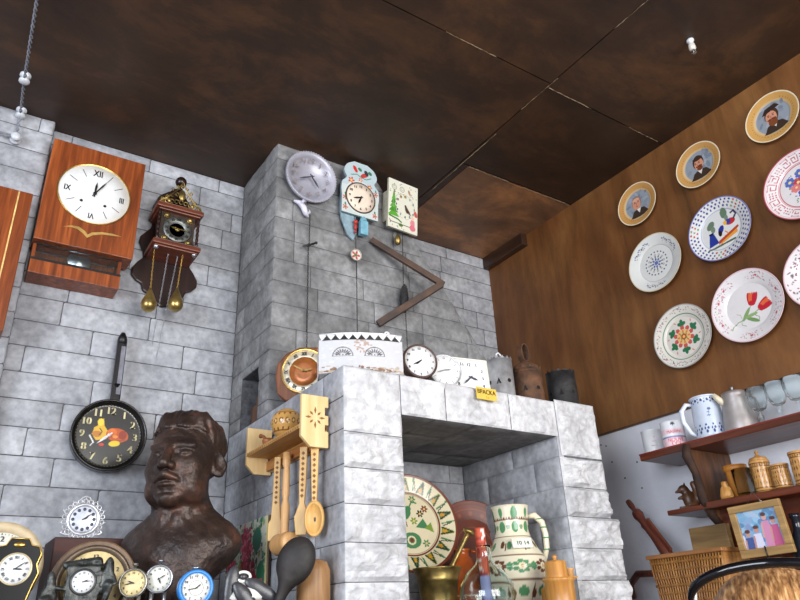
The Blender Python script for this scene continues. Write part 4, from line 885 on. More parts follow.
for k, (x, z) in enumerate(((.098, .872), (.112, .79), (.116, .69), (.112, .58))): m.tube([(x+.0115*cos(a), .0115*sin(a), zt*z) for a in np.linspace(0, 2*pi, 12)[:-1]], .0022, 6, closed=True)
m.build('handle_bands', mat('green_slip', (84, 140, 96), .3), t)
m = MB(); m.bb(-.034, .034, -.0015, .0015, -.016, .016); lb = m.build('price_card', mat('white_card', (232, 228, 214), .6), None); lb.location = at(1, 1.775, 522, 543); lb.rotation_euler = (radians(-22), 0, radians(-22))
tag(lb, 'small white caption card stuck on the shoulder of the cream pitcher', 'card')
m = MB(); text(m, '10 14', .004, -.002, .0, .014, 0, 1, .0006); m.build('lettering', mat('green_ink', (70, 100, 80), .6), lb)
# wooden tankard
c0 = at(1, 1.66, 560, 590); t = thing('wooden_tankard', 'honey-coloured turned wooden tankard with lid, right side of the hearth', 'tankard', (c0.x, 1.66, ZH))
WT = wood('honey_wood', (172, 114, 50), (216, 160, 88), 2, .35); z1 = at(1, 1.66, 560, 578).z-ZH; z2 = at(1, 1.66, 560, 561).z-ZH
MB().lathe([(0, 0), (.046, 0), (.048, .01), (.045, .02), (.046, z1-.012), (.05, z1-.008), (.05, z1), (0, z1)], 44).build('cup', WT, t)
MB().lathe([(.036, z1+.0), (.034, z1+.005), (.034, z2-.006), (.03, z2), (.006, z2+.002), (.006, z2+.006), (.009, z2+.012), (.006, z2+.018), (0, z2+.018)], 40, c=(-.006, 0, 0)).build('lid', WT, t)
MB().lathe([(.013, z1), (.012, z1+.02), (.016, z1+.024), (.016, z1+.028), (0, z1+.028)], 20, c=(.046, -.006, 0)).build('thumb_knob', wood('pale_turned', (186, 130, 76), (216, 170, 112), 2), t)
MB().bb(-.03, .066, -.02, .014, z1-.001, z1+.004).build('lid_tongue', WT, t, bevel=.001)
m = MB(); m.tube([(.0, .042, z1-.02), (.0, .07, z1-.03), (.0, .072, z1-.08), (.0, .042, z1-.1)], .009, 10); m.build('handle', WT, t)
# niche contents
t = thing('wood_block', 'dark wooden block inside the small niche in the chimney side', 'block', (1.06, 2.54, ZM)); m = MB(); m.bb(-.05, .05, -.06, .05, .003, .09); m.bb(-.04, .04, -.05, .03, .09, .13); m.build('block', W_CARVE, t, bevel=.004)

# ================================================================ SPOON SHELF ON THE LEFT FLANK OF THE FIREPLACE
ya, yb2 = 1.845, 2.275; xo = XL-.125; zsf = 2.195
A_ = at(1, ya, 301, 423); zs = A_.z; B_ = at(1, yb2, 239, 449)
t = thing('spoon_shelf', 'pale pine spoon shelf with carved side board on the fireplace flank', 'shelf', (XL-.008, (ya+yb2)/2, zs)); o0 = Vector((XL-.008, (ya+yb2)/2, zs))
L_ = (yb2-ya)/2
TLp = at(1, ya, 301, 394)-o0; TRp = at(1, ya, 330, 386)-o0; BRp = at(1, ya, 330, 449)-o0; BLp = at(1, ya, 310, 449)-o0; CLp = at(1, ya, 302, 438)-o0
xo_ = TLp.x; ztop = max(TLp.z, .06); zbot = BRp.z
pol = [(xo_, ztop), (-.004, ztop), (-.004, ztop-.035), (-.016, ztop-.035), (-.016, ztop-.06), (-.004, ztop-.06), (-.004, (ztop+zbot)/2-.01), (-.016, (ztop+zbot)/2-.01), (-.016, (ztop+zbot)/2-.03), (-.004, (ztop+zbot)/2-.03), (-.004, zbot), (xo_+.03, zbot), (xo_, zbot+.03)]
for s_, nm in ((-1, 0), (1, 1)):
    m = MB(); m.prism(pol, s_*L_-.007, s_*L_+.007); m.build('side_board', W_PINE, t, bevel=.0015)
m = MB(); cx = (xo_-.004)/2; cz = (ztop+zbot)/2+.01
for k in range(8):
    a = 2*pi*k/8; r0, r1 = (.012, .034) if k % 2 == 0 else (.010, .026)
    M = Matrix.Translation((cx, -L_-.0078, cz)) @ Matrix.Rotation(a, 4, 'Y'); m.prism([(0, r0), (.0038, (r0+r1)/2), (0, r1), (-.0038, (r0+r1)/2)], 0, .001, T=M)
m.build('carved_rosette', mat('carved_shadow_wood', (128, 86, 44), .7), t)
MB().bb(xo_, -.002, -L_+.008, L_-.008, -.013, 0).build('shelf_board', W_PINEY, t, bevel=.001)
m = MB()
for k in range(26): y = -L_+.02+(2*L_-.04)*k/25; m.prism([(0, 0)]*0 or [(-.004, -.004), (0, .0), (-.004, .0)], 0, .001) if 0 else m.add([(xo_-.0006, y-.004, -.011), (xo_-.0006, y+.004, -.011), (xo_-.0006, y, -.003)], [(0, 1, 2)])
m.build('carved_edge', mat('carved_shadow_wood', (128, 86, 44)), t)
MB().bb(-.022, -.006, -L_+.008, L_-.008, zbot+.012, zbot+.045).build('rail', wood('rail_wood', (150, 92, 44), (196, 138, 80), 1, .5), t, bevel=.001)
MB().bb(-.008, -.001, -L_+.008, L_-.008, -.06, 0).build('back_strip', W_PINEY, t)
# pot and ladle on the shelf
c0 = at(0, XL-.07, 286, 411)
t = thing('burnt_wood_pot', 'round pokerwork wooden pot on the spoon shelf', 'pot', (XL-.066, c0.y, zs+.001))
def potp(p):
    BR = (112, 62, 26)
    for z in (.016, .03, .062, .078): p.put(np.abs(p.Z-z) < .001, BR)
    for k in range(16): a = -pi+2*pi*k/16; p.ell(a, .046, .13, .009, BR); p.ell(a, .046, .07, .005, (226, 190, 120)); p.ell(a+.2, .07, .08, .0035, BR); p.ell(a+.1, .022, .07, .0035, BR)
pot_mesh('body', [(0, 0), (.026, 0), (.04, .012), (.05, .035), (.052, .05), (.046, .07), (.034, .084), (.02, .092), (.012, .094), (0, .096)], potp, (206, 158, 88), m=PAINT, parent=t, ns=140)
c1 = at(0, XL-.075, 270, 426)
t = thing('small_dipper', 'small reddish wooden dipper lying beside the pokerwork pot', 'dipper', (XL-.08, c1.y, zs+.001))
MB().lathe([(0, 0), (.016, 0), (.02, .015), (.018, .022), (.012, .018), (0, .012)], 24).tube([(0, .012, .02), (0, .04, .04), (-.005, .055, .044)], [.006, .005, .008], 10).build('dipper', wood('small_red_wood', (150, 88, 48), (190, 124, 76), 1, .4), t)
# hanging utensils
def hang(px, py0, py1, label, name, kind, xx=XL-.045):
    a = at(0, xx, px[0], py0); b = at(0, xx, px[1], py1)
    t = thing(name, label, 'spoon' if 'spoon' in name else 'utensil', a, (atan2(b.y-a.y, a.z-b.z)*1.0, 0, 0), 'wooden utensils hanging under the spoon shelf'); return t, (a-b).length
def orn(L, w_=.004):
    m = MB()
    for k in range(9): z = -.02-k*.016; m.prism([(0, z-.006), (w_, z), (0, z+.006), (-w_, z)], -.0052, -.0048)
    return m
RZ = Matrix.Rotation(radians(-42), 4, 'Z') @ Matrix.Diagonal((1.35, 1.2, 1, 1))
def finish(mb, nm, m_, t): mb.build(nm, m_, t)
t, L = hang((278, 275), 457, 541, 'flat carved wooden spatula, leftmost of the utensils under the pine shelf', 'wooden_spatula', 0)
m = MB(); m.T = RZ; m.prism([(-.008, 0), (.008, 0), (.009, -.14), (.012, -.2), (.018, -L*.8), (.018, -L), (-.018, -L), (-.018, -L*.8), (-.012, -.2), (-.009, -.14)], -.004, .004); m.build('blade', W_SPOON, t, bevel=.002); m = orn(L); m.v = [tuple(RZ @ Vector(v)) for v in m.v]; m.build('carved_handle', mat('carved_shadow_wood', (128, 86, 44)), t)
t, L = hang((287, 284), 452, 548, 'turned wooden mallet with round striped head hanging second from left', 'wooden_masher', 0, XL-.055)
m = MB(); m.lathe([(0, 0), (.012, -.002), (.013, -.04), (.009, -.05), (.011, -.06), (.012, -.13), (.009, -.15), (.014, -.17), (.013, -L*.85), (.01, -L)][::1], 24); m.build('handle', wood('pale_turned_wood', (206, 150, 90), (232, 188, 132), 2, .45), t)
m = MB(); m.lathe([(0, -.05), (.022, -.06), (.031, -.05), (.030, -.036), (.033, -.024), (.030, -.01), (.033, .004), (.031, .024), (.033, .036), (.028, .05), (0, .046)], 32, 'y', (0, 0, -L+.012)); m.build('mallet_head', wood('pale_turned_wood', (206, 150, 90), (232, 188, 132), 2, .45), t)
t, L = hang((304, 301), 447, 535, 'flat carved wooden paddle with narrow blade, hanging beside the deep spoon', 'wooden_paddle', 0)
m = MB(); m.T = RZ; m.prism([(-.009, 0), (.009, 0), (.008, -.12), (.006, -.17), (.014, -.2), (.017, -L*.8), (.012, -L), (-.012, -L), (-.017, -L*.8), (-.014, -.2), (-.006, -.17), (-.008, -.12)], -.004, .004); m.build('blade', W_SPOON, t, bevel=.002); m = orn(L); m.v = [tuple(RZ @ Vector(v)) for v in m.v]; m.build('carved_handle', mat('carved_shadow_wood', (128, 86, 44)), t)
t, L = hang((315, 314), 448, 541, 'wooden spoon with deep oval bowl, rightmost hanging under the pine shelf', 'wooden_spoon', 0)
m = MB(); m.T = RZ; m.prism([(-.009, 0), (.009, 0), (.007, -.1), (.005, -.17), (-.005, -.17), (-.007, -.1)], -.004, .004); m.build('handle', W_SPOON, t, bevel=.002); m = orn(L); m.v = [tuple(RZ @ Vector(v)) for v in m.v]; m.build('carved_handle', mat('carved_shadow_wood', (128, 86, 44)), t)
def sp(X, Y, Z):
    o_ = E_(X, Y, Z, (0, 0, 0), (.016, .026, .045)); i_ = E_(X, Y, Z, (-.010, 0, -.002), (.014, .021, .038)); return smax(np.maximum(o_, -(X+.0+.0)*-1-.006), -i_, .003)
o = sdf_obj('bowl', sp, (-.02, -.035, -.05), (.025, .035, .05), .002, W_SPOON, t); o.location = (0, 0, -.17-.035); o.rotation_euler = (0, 0, radians(48)); o.scale = (1.15, 1.15, 1.15)
# black ladle and brown wooden bat
c0 = at(0, XL-.14, 296, 561); c1 = at(0, XL-.14, 278, 606)
t = thing('black_ladle', 'large blackened wooden ladle standing bowl up below the hanging spoons', 'ladle', c0, (radians(24), 0, radians(57)))
BW = mat('blackened_wood', (44, 38, 36), .6, c2=(28, 25, 25), scale=18, bump=.4)
def ld(X, Y, Z):
    o_ = E_(X, Y, Z, (0, 0, 0), (.028, .05, .064)); i_ = E_(X, Y, Z, (.02, 0, 0), (.03, .042, .056)); return smin(smax(o_, -i_, .004), CAP(X, Y, Z, (0, 0, -.05), (.004, 0, -.19), .014, .012), .02)
sdf_obj('ladle', ld, (-.04, -.06, -.21), (.06, .06, .075), .003, BW, t, scale=1.0)
c0 = at(0, XL-.06, 312, 560)
t = thing('wooden_bat', 'thick pale brown rounded wooden bat standing behind the black ladle', 'bat', (XL-.06, c0.y-.01, 1.66))
zt = c0.z-1.66
MB().lathe([(0, 0), (.042, 0), (.046, .01), (.046, zt-.03), (.038, zt-.008), (.02, zt), (0, zt)], 36).build('bat', wood('tan_bat_wood', (140, 100, 62), (184, 142, 94), 2, .5, knots=4), t)
# embroidered cloth
y0 = at(0, XL-.012, 231, 520); y1 = at(0, XL-.012, 271, 515); zt = y1.z; zb = 1.69
t = thing('embroidered_picture', 'cross-stitched picture of red roses and green leaves standing against the fireplace flank', 'embroidery', (XL-.016, (y0.y+y1.y)/2, zb), (radians(0), 0, -pi/2)); hw = (y0.y-y1.y)/2; hh = zt-zb
def rosep(p):
    rd = random.Random(11); q = .0045
    p.X = np.round(p.X/q)*q; p.Z = np.round(p.Z/q)*q
    for k in range(260): p.ell(rd.uniform(-hw, hw), rd.uniform(0, hh), rd.uniform(.005, .014), rd.uniform(.004, .01), rd.choice(((40, 104, 76), (96, 150, 120), (150, 176, 150), (60, 60, 56), (150, 160, 70))), rd.uniform(0, 180))
    p.ell(.1, hh*.75, .04, .04, (36, 110, 84), 30); p.ell(.14, hh*.3, .035, .05, (46, 130, 90)); p.ell(.13, hh*.18, .03, .03, (196, 180, 80))
    for x, z, r in ((.0, .8, .035), (.01, .62, .045), (.02, .44, .05), (.06, .3, .05), (.09, .14, .04), (-.14, .5, .03), (-.13, .3, .03)):
        for k in range(90): p.ell(x+rd.gauss(0, r*.55), z*hh+rd.gauss(0, r*.5), rd.uniform(.005, .013), rd.uniform(.004, .009), rd.choice(((168, 24, 64), (196, 40, 84), (130, 16, 44), (222, 110, 140), (206, 30, 50))), rd.uniform(0, 180))
    p.put(p.X > hw-.012, (226, 214, 150))
shape_mesh('cloth', 0, hh, lambda z: hw, .006, rosep, (206, 208, 190), m=PAINTM, parent=t, side=(120, 100, 80), nx=130, nz=110)
MB().bb(-hw, hw, 0, .008, 0, hh).build('backing', W_DARK, t)

# ================================================================ LEFT FOREGROUND: TABLE, BUST AND CLOCKS
TT = 1.66
t = thing('display_cabinet', 'dark wooden display cabinet that carries the bust and the clocks', 'cabinet', (.28, 2.1, 0))
MB().bb(-.68, .67, -.5, .56, .08, TT-.03).build('body', W_DARK, t, bevel=.003); MB().bb(-.7, .675, -.53, .575, TT-.03, TT-.001).build('top', W_DARK, t, bevel=.004); MB().bb(-.66, .67, -.48, .56, 0, .08).build('plinth', W_DARK, t)
for s_ in (-1, 1): d_ = MB().bb(s_*.335-.32, s_*.335+.32, -.518, -.5, .12, TT-.06).build('door', W_DARK, t, bevel=.003); MB().ball((s_*.05, -.53, .9), .015).build('knob', BRASS, d_)
HB = .328
def bust(X, Y, Z):
    XA = np.abs(X)
    d = E_(X, Y, Z, (0, .08, .64), (.335, .40, .35))
    d = smin(d, E_(X, Y, Z, (0, -.10, .42), (.30, .29, .36)), .06)
    d = smin(d, E_(X, Y, Z, (0, -.13, .17), (.225, .215, .15)), .08)
    d = smin(d, E_(X, Y, Z, (0, -.29, .075), (.085, .075, .06)), .06)
    d = smin(d, E_(XA, Y, Z, (.16, -.24, .36), (.10, .09, .11)), .07)
    d = smin(d, E_(XA, Y, Z, (.2, -.12, .17), (.08, .14, .1)), .07)
    d = smax(d, -E_(XA, Y, Z, (.135, -.395, .505), (.085, .07, .05)), .05)
    d = smin(d, CAP(XA, Y, Z, (.05, -.35, .565), (.2, -.30, .575), .036, .03), .035)
    d = smin(d, E_(XA, Y, Z, (.128, -.318, .495), (.056, .045, .036)), .012)
    d = smin(d, CAP(XA, Y, Z, (.07, -.345, .512), (.19, -.305, .51), .014), .012)
    d = smin(d, CAP(XA, Y, Z, (.075, -.345, .462), (.18, -.305, .458), .012), .016)
    d = smin(d, CAP(X, Y, Z, (0, -.36, .56), (0, -.455, .375), .034, .052), .03)
    d = smin(d, E_(XA, Y, Z, (.055, -.405, .355), (.036, .045, .034)), .02)
    d = smax(d, -E_(XA, Y, Z, (.028, -.43, .328), (.014, .02, .012)), .012)
    d = smin(d, CAP(XA, Y, Z, (.0, -.405, .282), (.13, -.335, .238), .04, .024), .012)
    d = smin(d, CAP(XA, Y, Z, (.0, -.38, .195), (.07, -.35, .2), .024, .014), .018)
    d = smax(d, -CAP(XA, Y, Z, (0, -.43, .222), (.09, -.37, .222), .009), .012)
    d = smax(d, -CAP(XA, Y, Z, (.10, -.40, .35), (.15, -.34, .22), .012), .03)
    d = smax(d, -CAP(XA, Y, Z, (0, -.36, .13), (.05, -.35, .13), .014), .03)
    for k in range(3): d = smax(d, -CAP(X, Y, Z, (-.13, -.335, .66+.035*k), (.13, -.335, .66+.035*k), .006), .016)
    e1 = (XA-.335)*.72+(Y-.02)*.69; en = (XA-.335)*.69-(Y-.02)*.72; ez = Z-.47+.1*e1
    ear = smax((np.sqrt((e1/.098)**2+(ez/.135)**2+(en/.03)**2)-1)*.03, -(np.sqrt(((e1-.012)/.06)**2+((ez-.012)/.09)**2+((en-.03)/.03)**2)-1)*.03, .008)
    d = smin(d, ear, .012)
    hair = E_(X, Y, Z, (0, .1, .72), (.352, .43, .30))
    hair = smin(hair, CAP(X, Y, Z, (-.13, -.17, .88), (.2, -.13, .89), .085, .07), .09)
    line = (.70-.0*Z)-Z+np.clip(Y+.24, 0, 1)*1.4-.0   # hair line climbs down behind the temples
    hair = smax(hair, .765-Z-np.clip(Y+.13, 0, .45)*1.25-np.clip(XA-.2, 0, .2)*.35, .025)
    hair = hair+.006*np.sin(52*(X*.7+Z*.35+.25*np.sin(6*Y)))*1.0+.004*np.sin(90*(X-.3*Y))
    d = smin(d, hair, .015)
    d = smin(d, CAP(X, Y, Z, (0, .06, .2), (0, .14, -.2), .225, .27), .09)
    d = smin(d, CAP(XA, Y, Z, (.07, -.16, -.06), (.18, .03, .24), .03, .03), .07)
    Z0 = Z; Z = Z-.14; body = E_(XA, Y, Z, (.14, .14, -.44), (.42, .26, .26)); body = smin(body, E_(X, Y, Z, (0, .02, -.55), (.42, .27, .36)), .12)
    body = smin(body, CAP(XA, Y, Z, (.1, .14, -.12), (.42, .15, -.38), .14, .12), .14)
    Z = Z0; body = smin(body, E_(X, Y, Z, (0, .02, -.75), (.34, .25, .35)), .1); body = smax(body, -(Z+.93-np.maximum(np.abs(X)-.16, 0)*1.5), .02); body = smax(body, -(Z+.86), .02)
    d = smin(d, body, .13)
    return d-.004*np.sin(31*X+9*Z)*np.sin(37*Z+7*Y)*np.sin(29*Y)
t = thing('bronze_bust', 'dark bronze bust of a man with moustache and swept-back hair', 'bust', (.655, 2.25, 1.953), (radians(-4), 0, radians(-40)))
def bronze():
    q = NT('patinated_bronze'); tc = q.n('ShaderNodeTexCoord'); n1 = q.n('ShaderNodeTexNoise', i_Scale=9, i_Detail=7, i_Roughness=.65); q.l(tc.outputs['Object'], n1.inputs['Vector'])
    q.l(q.ramp(n1.outputs['Fac'], [(.35, (40, 31, 28)), (.55, (66, 50, 43)), (.72, (112, 72, 56))]), q.b.inputs['Base Color'])
    q.b.inputs['Metallic'].default_value = .35; q.b.inputs['Roughness'].default_value = .42
    n2 = q.n('ShaderNodeTexNoise', i_Scale=70, i_Detail=4); q.l(tc.outputs['Object'], n2.inputs['Vector']); bp = q.n('ShaderNodeBump', i_Strength=.6, i_Distance=.005); q.l(n2.outputs['Fac'], bp.inputs['Height']); q.l(bp.outputs[0], q.b.inputs['Normal']); return q.m
BRZ = bronze()
sdf_obj('head_and_shoulders', bust, (-.72, -.56, -.95), (.72, .62, 1.12), .0125, BRZ, t, scale=HB, smooth_it=1)
MB().bb(-.08, .08, -.07, .1, -.285, -.235).build('plinth', BRZ, t, bevel=.004)

# --- small clocks; helper for round standing clocks
def round_clock(name, label, px, py, y, R, mcase, mdial, hr, mn, rz, kind='arabic', depth=.03, rim=.006, numm=None, group=None, top=False, feet=True, h=.16, tilt=0, hm=None):
    c = at(1, y, px, py); t = thing(name, label, 'clock', c, (radians(tilt), 0, radians(rz)), group)
    MB().lathe([(0, depth), (R*.8, depth*.95), (R+rim, depth*.5), (R+rim, -.002), (R+rim*.6, -.006), (R, -.004), (R, 0), (0, 0)], 56, 'y').build('case', mcase, t)
    dial(t, R, -.0, mdial); numerals(t, R, -.0024, kind, h=h, rn=.8, m=numm); hands(t, R, -.004, hr, mn, m=hm, l=(.45, .7), wd=.045)
    if feet:
        zf = c.z-TT
        for sx in (-1, 1): MB().tube([(sx*R*.5, depth*.4, -R*.85), (sx*R*.62, depth*.4, -zf)], [.006, .004], 10).build('foot', mcase, t)
    if top: MB().lathe([(.004, R+rim-.003), (.004, R+.012), (.008, R+.014), (.008, R+.018), (0, R+.02)], 14, c=(0, depth*.4, 0)).build('winder', mcase, t)
    return t
round_clock('pocket_clock', 'small round clock with tan dial and grey rim, left of the small white one', 133, 583, 2.02, .031, mat('tarnished_nickel', (150, 146, 136), .3, .8, var=.15), mat('tan_dial', (222, 202, 150), .4), 9, 43, -22, depth=.02, top=True)
round_clock('pocket_clock', 'small round white clock with silver rim in front of the bust', 159, 579, 2.02, .031, STEEL, mat('warm_white_dial', (232, 232, 222), .4, var=.02), 5, 10, -22, depth=.02, top=True)
t = round_clock('alarm_clock', 'bright blue alarm clock with white dial in front of the bust', 196, 588, 1.9, .036, mat('bright_blue_plastic', (52, 136, 214), .3, var=.04), mat('warm_white_dial', (232, 232, 222)), 1, 43, -8, depth=.05, rim=.009, h=.18)
MB().lathe([(.008, .042), (.008, .047), (.012, .048), (.012, .053), (0, .054)], 16, c=(.0, .02, 0)).build('alarm_button', STEEL, t)
m = MB(); m.tube([(.018*cos(a), -.002, .018*sin(a)) for a in np.linspace(0, 2*pi, 33)[:-1]], .0006, 5, closed=True); m.build('inner_circle', mat('grey_ink', (110, 110, 112)), t)
# black lacquer waisted clock
BLACK_ = BLACKL; c = at(1, 2.02, 15, 569); t = thing('mantel_clock', 'black and gold waisted mantel clock with white dial, lower left corner', 'clock', c, (0, 0, radians(-8)))
ol = [(-.02, .072), (.022, .07), (.03, .055), (.048, .052), (.055, .035), (.048, .01), (.055, -.01), (.046, -.035), (.036, -.07), (.045, -.10), (.05, TT-c.z+.001), (-.05, TT-c.z+.001), (-.045, -.1), (-.036, -.07), (-.046, -.035), (-.055, -.01), (-.048, .01), (-.055, .035), (-.048, .052), (-.03, .055)]
m = MB(); m.prism(ol, -.0, .06); m.build('case', BLACKL, t, bevel=.002)
m = MB(); m.tube([(x*.96, -.0015, z) for x, z in ol], .0018, 6, closed=True); m.build('gold_edging', BRASS, t)
dial(t, .034, -.001, WHITE); bezel(t, .034, 0, .004, .004, mat('gilt_worn', (190, 176, 140), .4, .5)); numerals(t, .034, -.0034, 'roman', h=.2, rn=.78, minutes=False, bold=.03); hands(t, .034, -.005, 3, 9, l=(.5, .8), wd=.05)
m = MB(); m.ball((0.001, 0, .056), (.014, .004, .007), 16); m.build('gold_cartouche', BRASS, t)
# pale round clock at the left edge
round_clock('wall_clock', 'large pale round clock with beige rim, half hidden at the left edge', -4, 566, 2.4, .092, mat('beige_rim', (204, 184, 148), .45, var=.06), mat('off_white_dial', (226, 226, 216), .4, var=.02), 4, 35, -8, 'arabic', depth=.04, rim=.03)
# silver openwork clock standing on the red box
cb = at(1, 2.44, 84, 519)
bx = at(1, 2.42, 56, 536); bz = bx.z
cb_ = cb
t = thing('wooden_case', 'dark red wooden box carrying the silver openwork clock', 'box', (cb.x+.02, 2.53, TT)); MB().bb(bx.x-cb.x-.02, .115, -.09, .1, 0, bz-TT).build('box', wood('dark_red_wood', (46, 14, 9), (76, 27, 17), 0, .6), t, bevel=.003)
t = thing('openwork_clock', 'round silver openwork clock with lace-like scrolled rim on the dark red box', 'clock', (cb.x, 2.45, max(cb.z, bz+.045)), (0, 0, radians(-10)))
SIL = mat('bright_silver', (208, 208, 212), .3, .6, var=.1)
MB().lathe([(0, .02), (.04, .02), (.05, .008), (.05, -.004), (.043, -.007), (.041, -.001), (0, -.001)], 48, 'y').build('case', SIL, t)
MB().lathe([(.041, -.001), (.036, -.003), (0, -.003)], 40, 'y').build('dial', mat('silver_blue_dial', (196, 200, 210), .35, .2, var=.08, scale=60), t)
m = MB()
for k in range(12): a = 2*pi*k/12; m.lathe([(.0052, -.0035), (.0045, -.0045), (0, -.0045)], 12, 'y', (.031*sin(a), 0, .031*cos(a)))
m.build('cartouches', mat('dark_cartouche', (60, 62, 78), .4), t); hands(t, .036, -.006, 2, 9, l=(.45, .8), wd=.06)
m = MB()
for k in range(22):
    a = 2*pi*k/22; m.tube([((.056+.0065*cos(q))*sin(a)+.0065*sin(q)*cos(a), -.001+.001*sin(q), (.056+.0065*cos(q))*cos(a)-.0065*sin(q)*sin(a)) for q in np.linspace(0, 2*pi, 9)[:-1]], .0017, 5, closed=True)
    if k % 2 == 0: m.ball((.066*sin(a), 0, .066*cos(a)), .003, 6)
m.tube([(-.018, 0, .058), (-.01, 0, .068), (0, 0, .072), (.01, 0, .068), (.018, 0, .058)], .0025, 6); m.tube([(-.05, 0, -.03), (-.06, 0, -.04), (-.05, 0, -.046), (-.02, 0, -.048)], .003, 6); m.tube([(.05, 0, -.03), (.06, 0, -.04), (.05, 0, -.046), (.02, 0, -.048)], .003, 6)
m.build('scrolled_rim', SIL, t)
# large tan dial mantel clock
c = at(1, 2.14, 93, 583); t = thing('mantel_clock', 'large round-topped brown mantel clock with tan dial behind the statue clock', 'clock', c, (0, 0, radians(-12)))
R_ = .099
m = MB(); pts = [(R_*1.12*cos(a), R_*1.12*sin(a)) for a in np.linspace(0, pi, 30)]+[(-R_*1.12, TT-c.z+.001), (R_*1.12, TT-c.z+.001)]; m.prism(pts, -.0, .09); m.build('case', wood('olive_brown_wood', (86, 62, 40), (122, 92, 60), 2, .35), t, bevel=.004)
dial(t, R_*.82, -.002, mat('tan_dial', (222, 202, 150))); bezel(t, R_*.82, -.001, .016, .016, mat('worn_brown_metal', (112, 96, 80), .35, .6, var=.1)); numerals(t, R_*.82, -.0045, 'arabic', h=.13, rn=.83, minutes=False); MB().lathe([(R_*.5, -.0045), (0, -.005)], 40, 'y').build('inner_dial', mat('inner_brown', (128, 106, 90), .4), t); hands(t, R_*.8, -.007, 11, 30, l=(.45, .7))
# statue clock in cast metal
c = at(1, 2.02, 83, 582); t = thing('statue_clock', 'cast dark grey metal clock flanked by two figures, white dial', 'clock', c, (0, 0, radians(-10))); zb = TT-c.z
def statue(X, Y, Z):
    d = np.maximum(np.abs(X)-.037, np.maximum(np.abs(Y-.02)-.022, np.maximum(Z-.036, zb+.001-Z)))-.003
    d = smin(d, CAP(X, Y, Z, (-.045, .015, .042), (.03, .015, .05), .009, .012), .01)
    for sx, hx, hz in ((1, .058, .046), (-1, -.075, .012)):
        d = smin(d, E_(X, Y, Z, (hx, .005, hz), (.010, .011, .013)), .006)
        d = smin(d, CAP(X, Y, Z, (hx, .01, hz-.018), (hx-.004*sx, .012, hz-.06), .014, .018), .01)
        d = smin(d, CAP(X, Y, Z, (hx, .005, hz-.02), (hx-.03*sx, -.002, hz-.028), .0065, .005), .006)
        d = smin(d, CAP(X, Y, Z, (hx+.004*sx, -.004, hz-.055), (hx-.004*sx, -.016, zb+.03), .011, .008), .008)
        d = smin(d, CAP(X, Y, Z, (hx+.004*sx, .004, hz-.022), (hx+.02*sx, -.006, hz-.05), .007, .005), .008)
    d = smin(d, np.maximum(np.abs(X)-.092, np.maximum(np.abs(Y-.015)-.035, np.maximum(Z-(zb+.02), zb+.001-Z))), .012)
    return d-.0018*np.sin(190*X)*np.sin(170*Z)*np.sin(150*Y+1)
sdf_obj('figures', statue, (-.105, -.035, zb-.006), (.1, .06, .068), .0027, PEWTER, t, smooth_it=1)
bezel(t, .026, -.004, .006, .006, mat('dark_pewter_ring', (60, 60, 60), .4, .7)); dial(t, .0265, -.006, WHITE); numerals(t, .0265, -.0082, 'arabic', h=.15, rn=.8, minutes=False); hands(t, .0265, -.0095, 2, 14, l=(.5, .8), wd=.04)
# black and white petal ornament (magpie shape)
c = at(1, 1.88, 246, 592); t = thing('magpie_ornament', 'black and white ceramic bird-like ornament with grey wings in front of the embroidery', 'ornament', (c.x, 1.88, TT+.002), (0, 0, radians(-15)))
zc = c.z-TT; WG = mat('white_glaze', (232, 230, 222), .25, var=.03); BG = mat('charcoal_glaze', (58, 58, 62), .3, var=.15)
MB().lathe([(0, 0), (.03, 0), (.05, .02), (.058, zc*.6), (.05, zc), (.03, zc+.02), (.018, zc+.03), (0, zc+.034)], 40).build('body', WG, t)
MB().tube([(.018*cos(a)-.012, -.03+.002*sin(a), zc+.034+.012*sin(a)) for a in np.linspace(0, 2*pi, 16)[:-1]], .004, 8, closed=True).build('ring', WG, t)
def wing(T):
    m = MB(); m.lathe([(0, -1)]+[(sin(pi*i/14)*(.9 if i < 8 else 1), -cos(pi*i/14)) for i in range(1, 14)]+[(0, 1)], 20, T=T @ Matrix.Diagonal((.02, .008, .05, 1))); m.build('wing', BG, t)
for p_, an, z_ in (((.035, -.04, zc-.0), 60, 1), ((-.005, -.052, zc-.02), 40, 1), ((-.042, -.03, zc+.012), -8, 1)): wing(Matrix.Translation(p_) @ Matrix.Rotation(radians(-an if an > 0 else 8), 4, 'Y'))
m = MB(); m.ball((-.012, -.022, zc+.034), (.012, .008, .01), 14); m.build('head', BG, t)

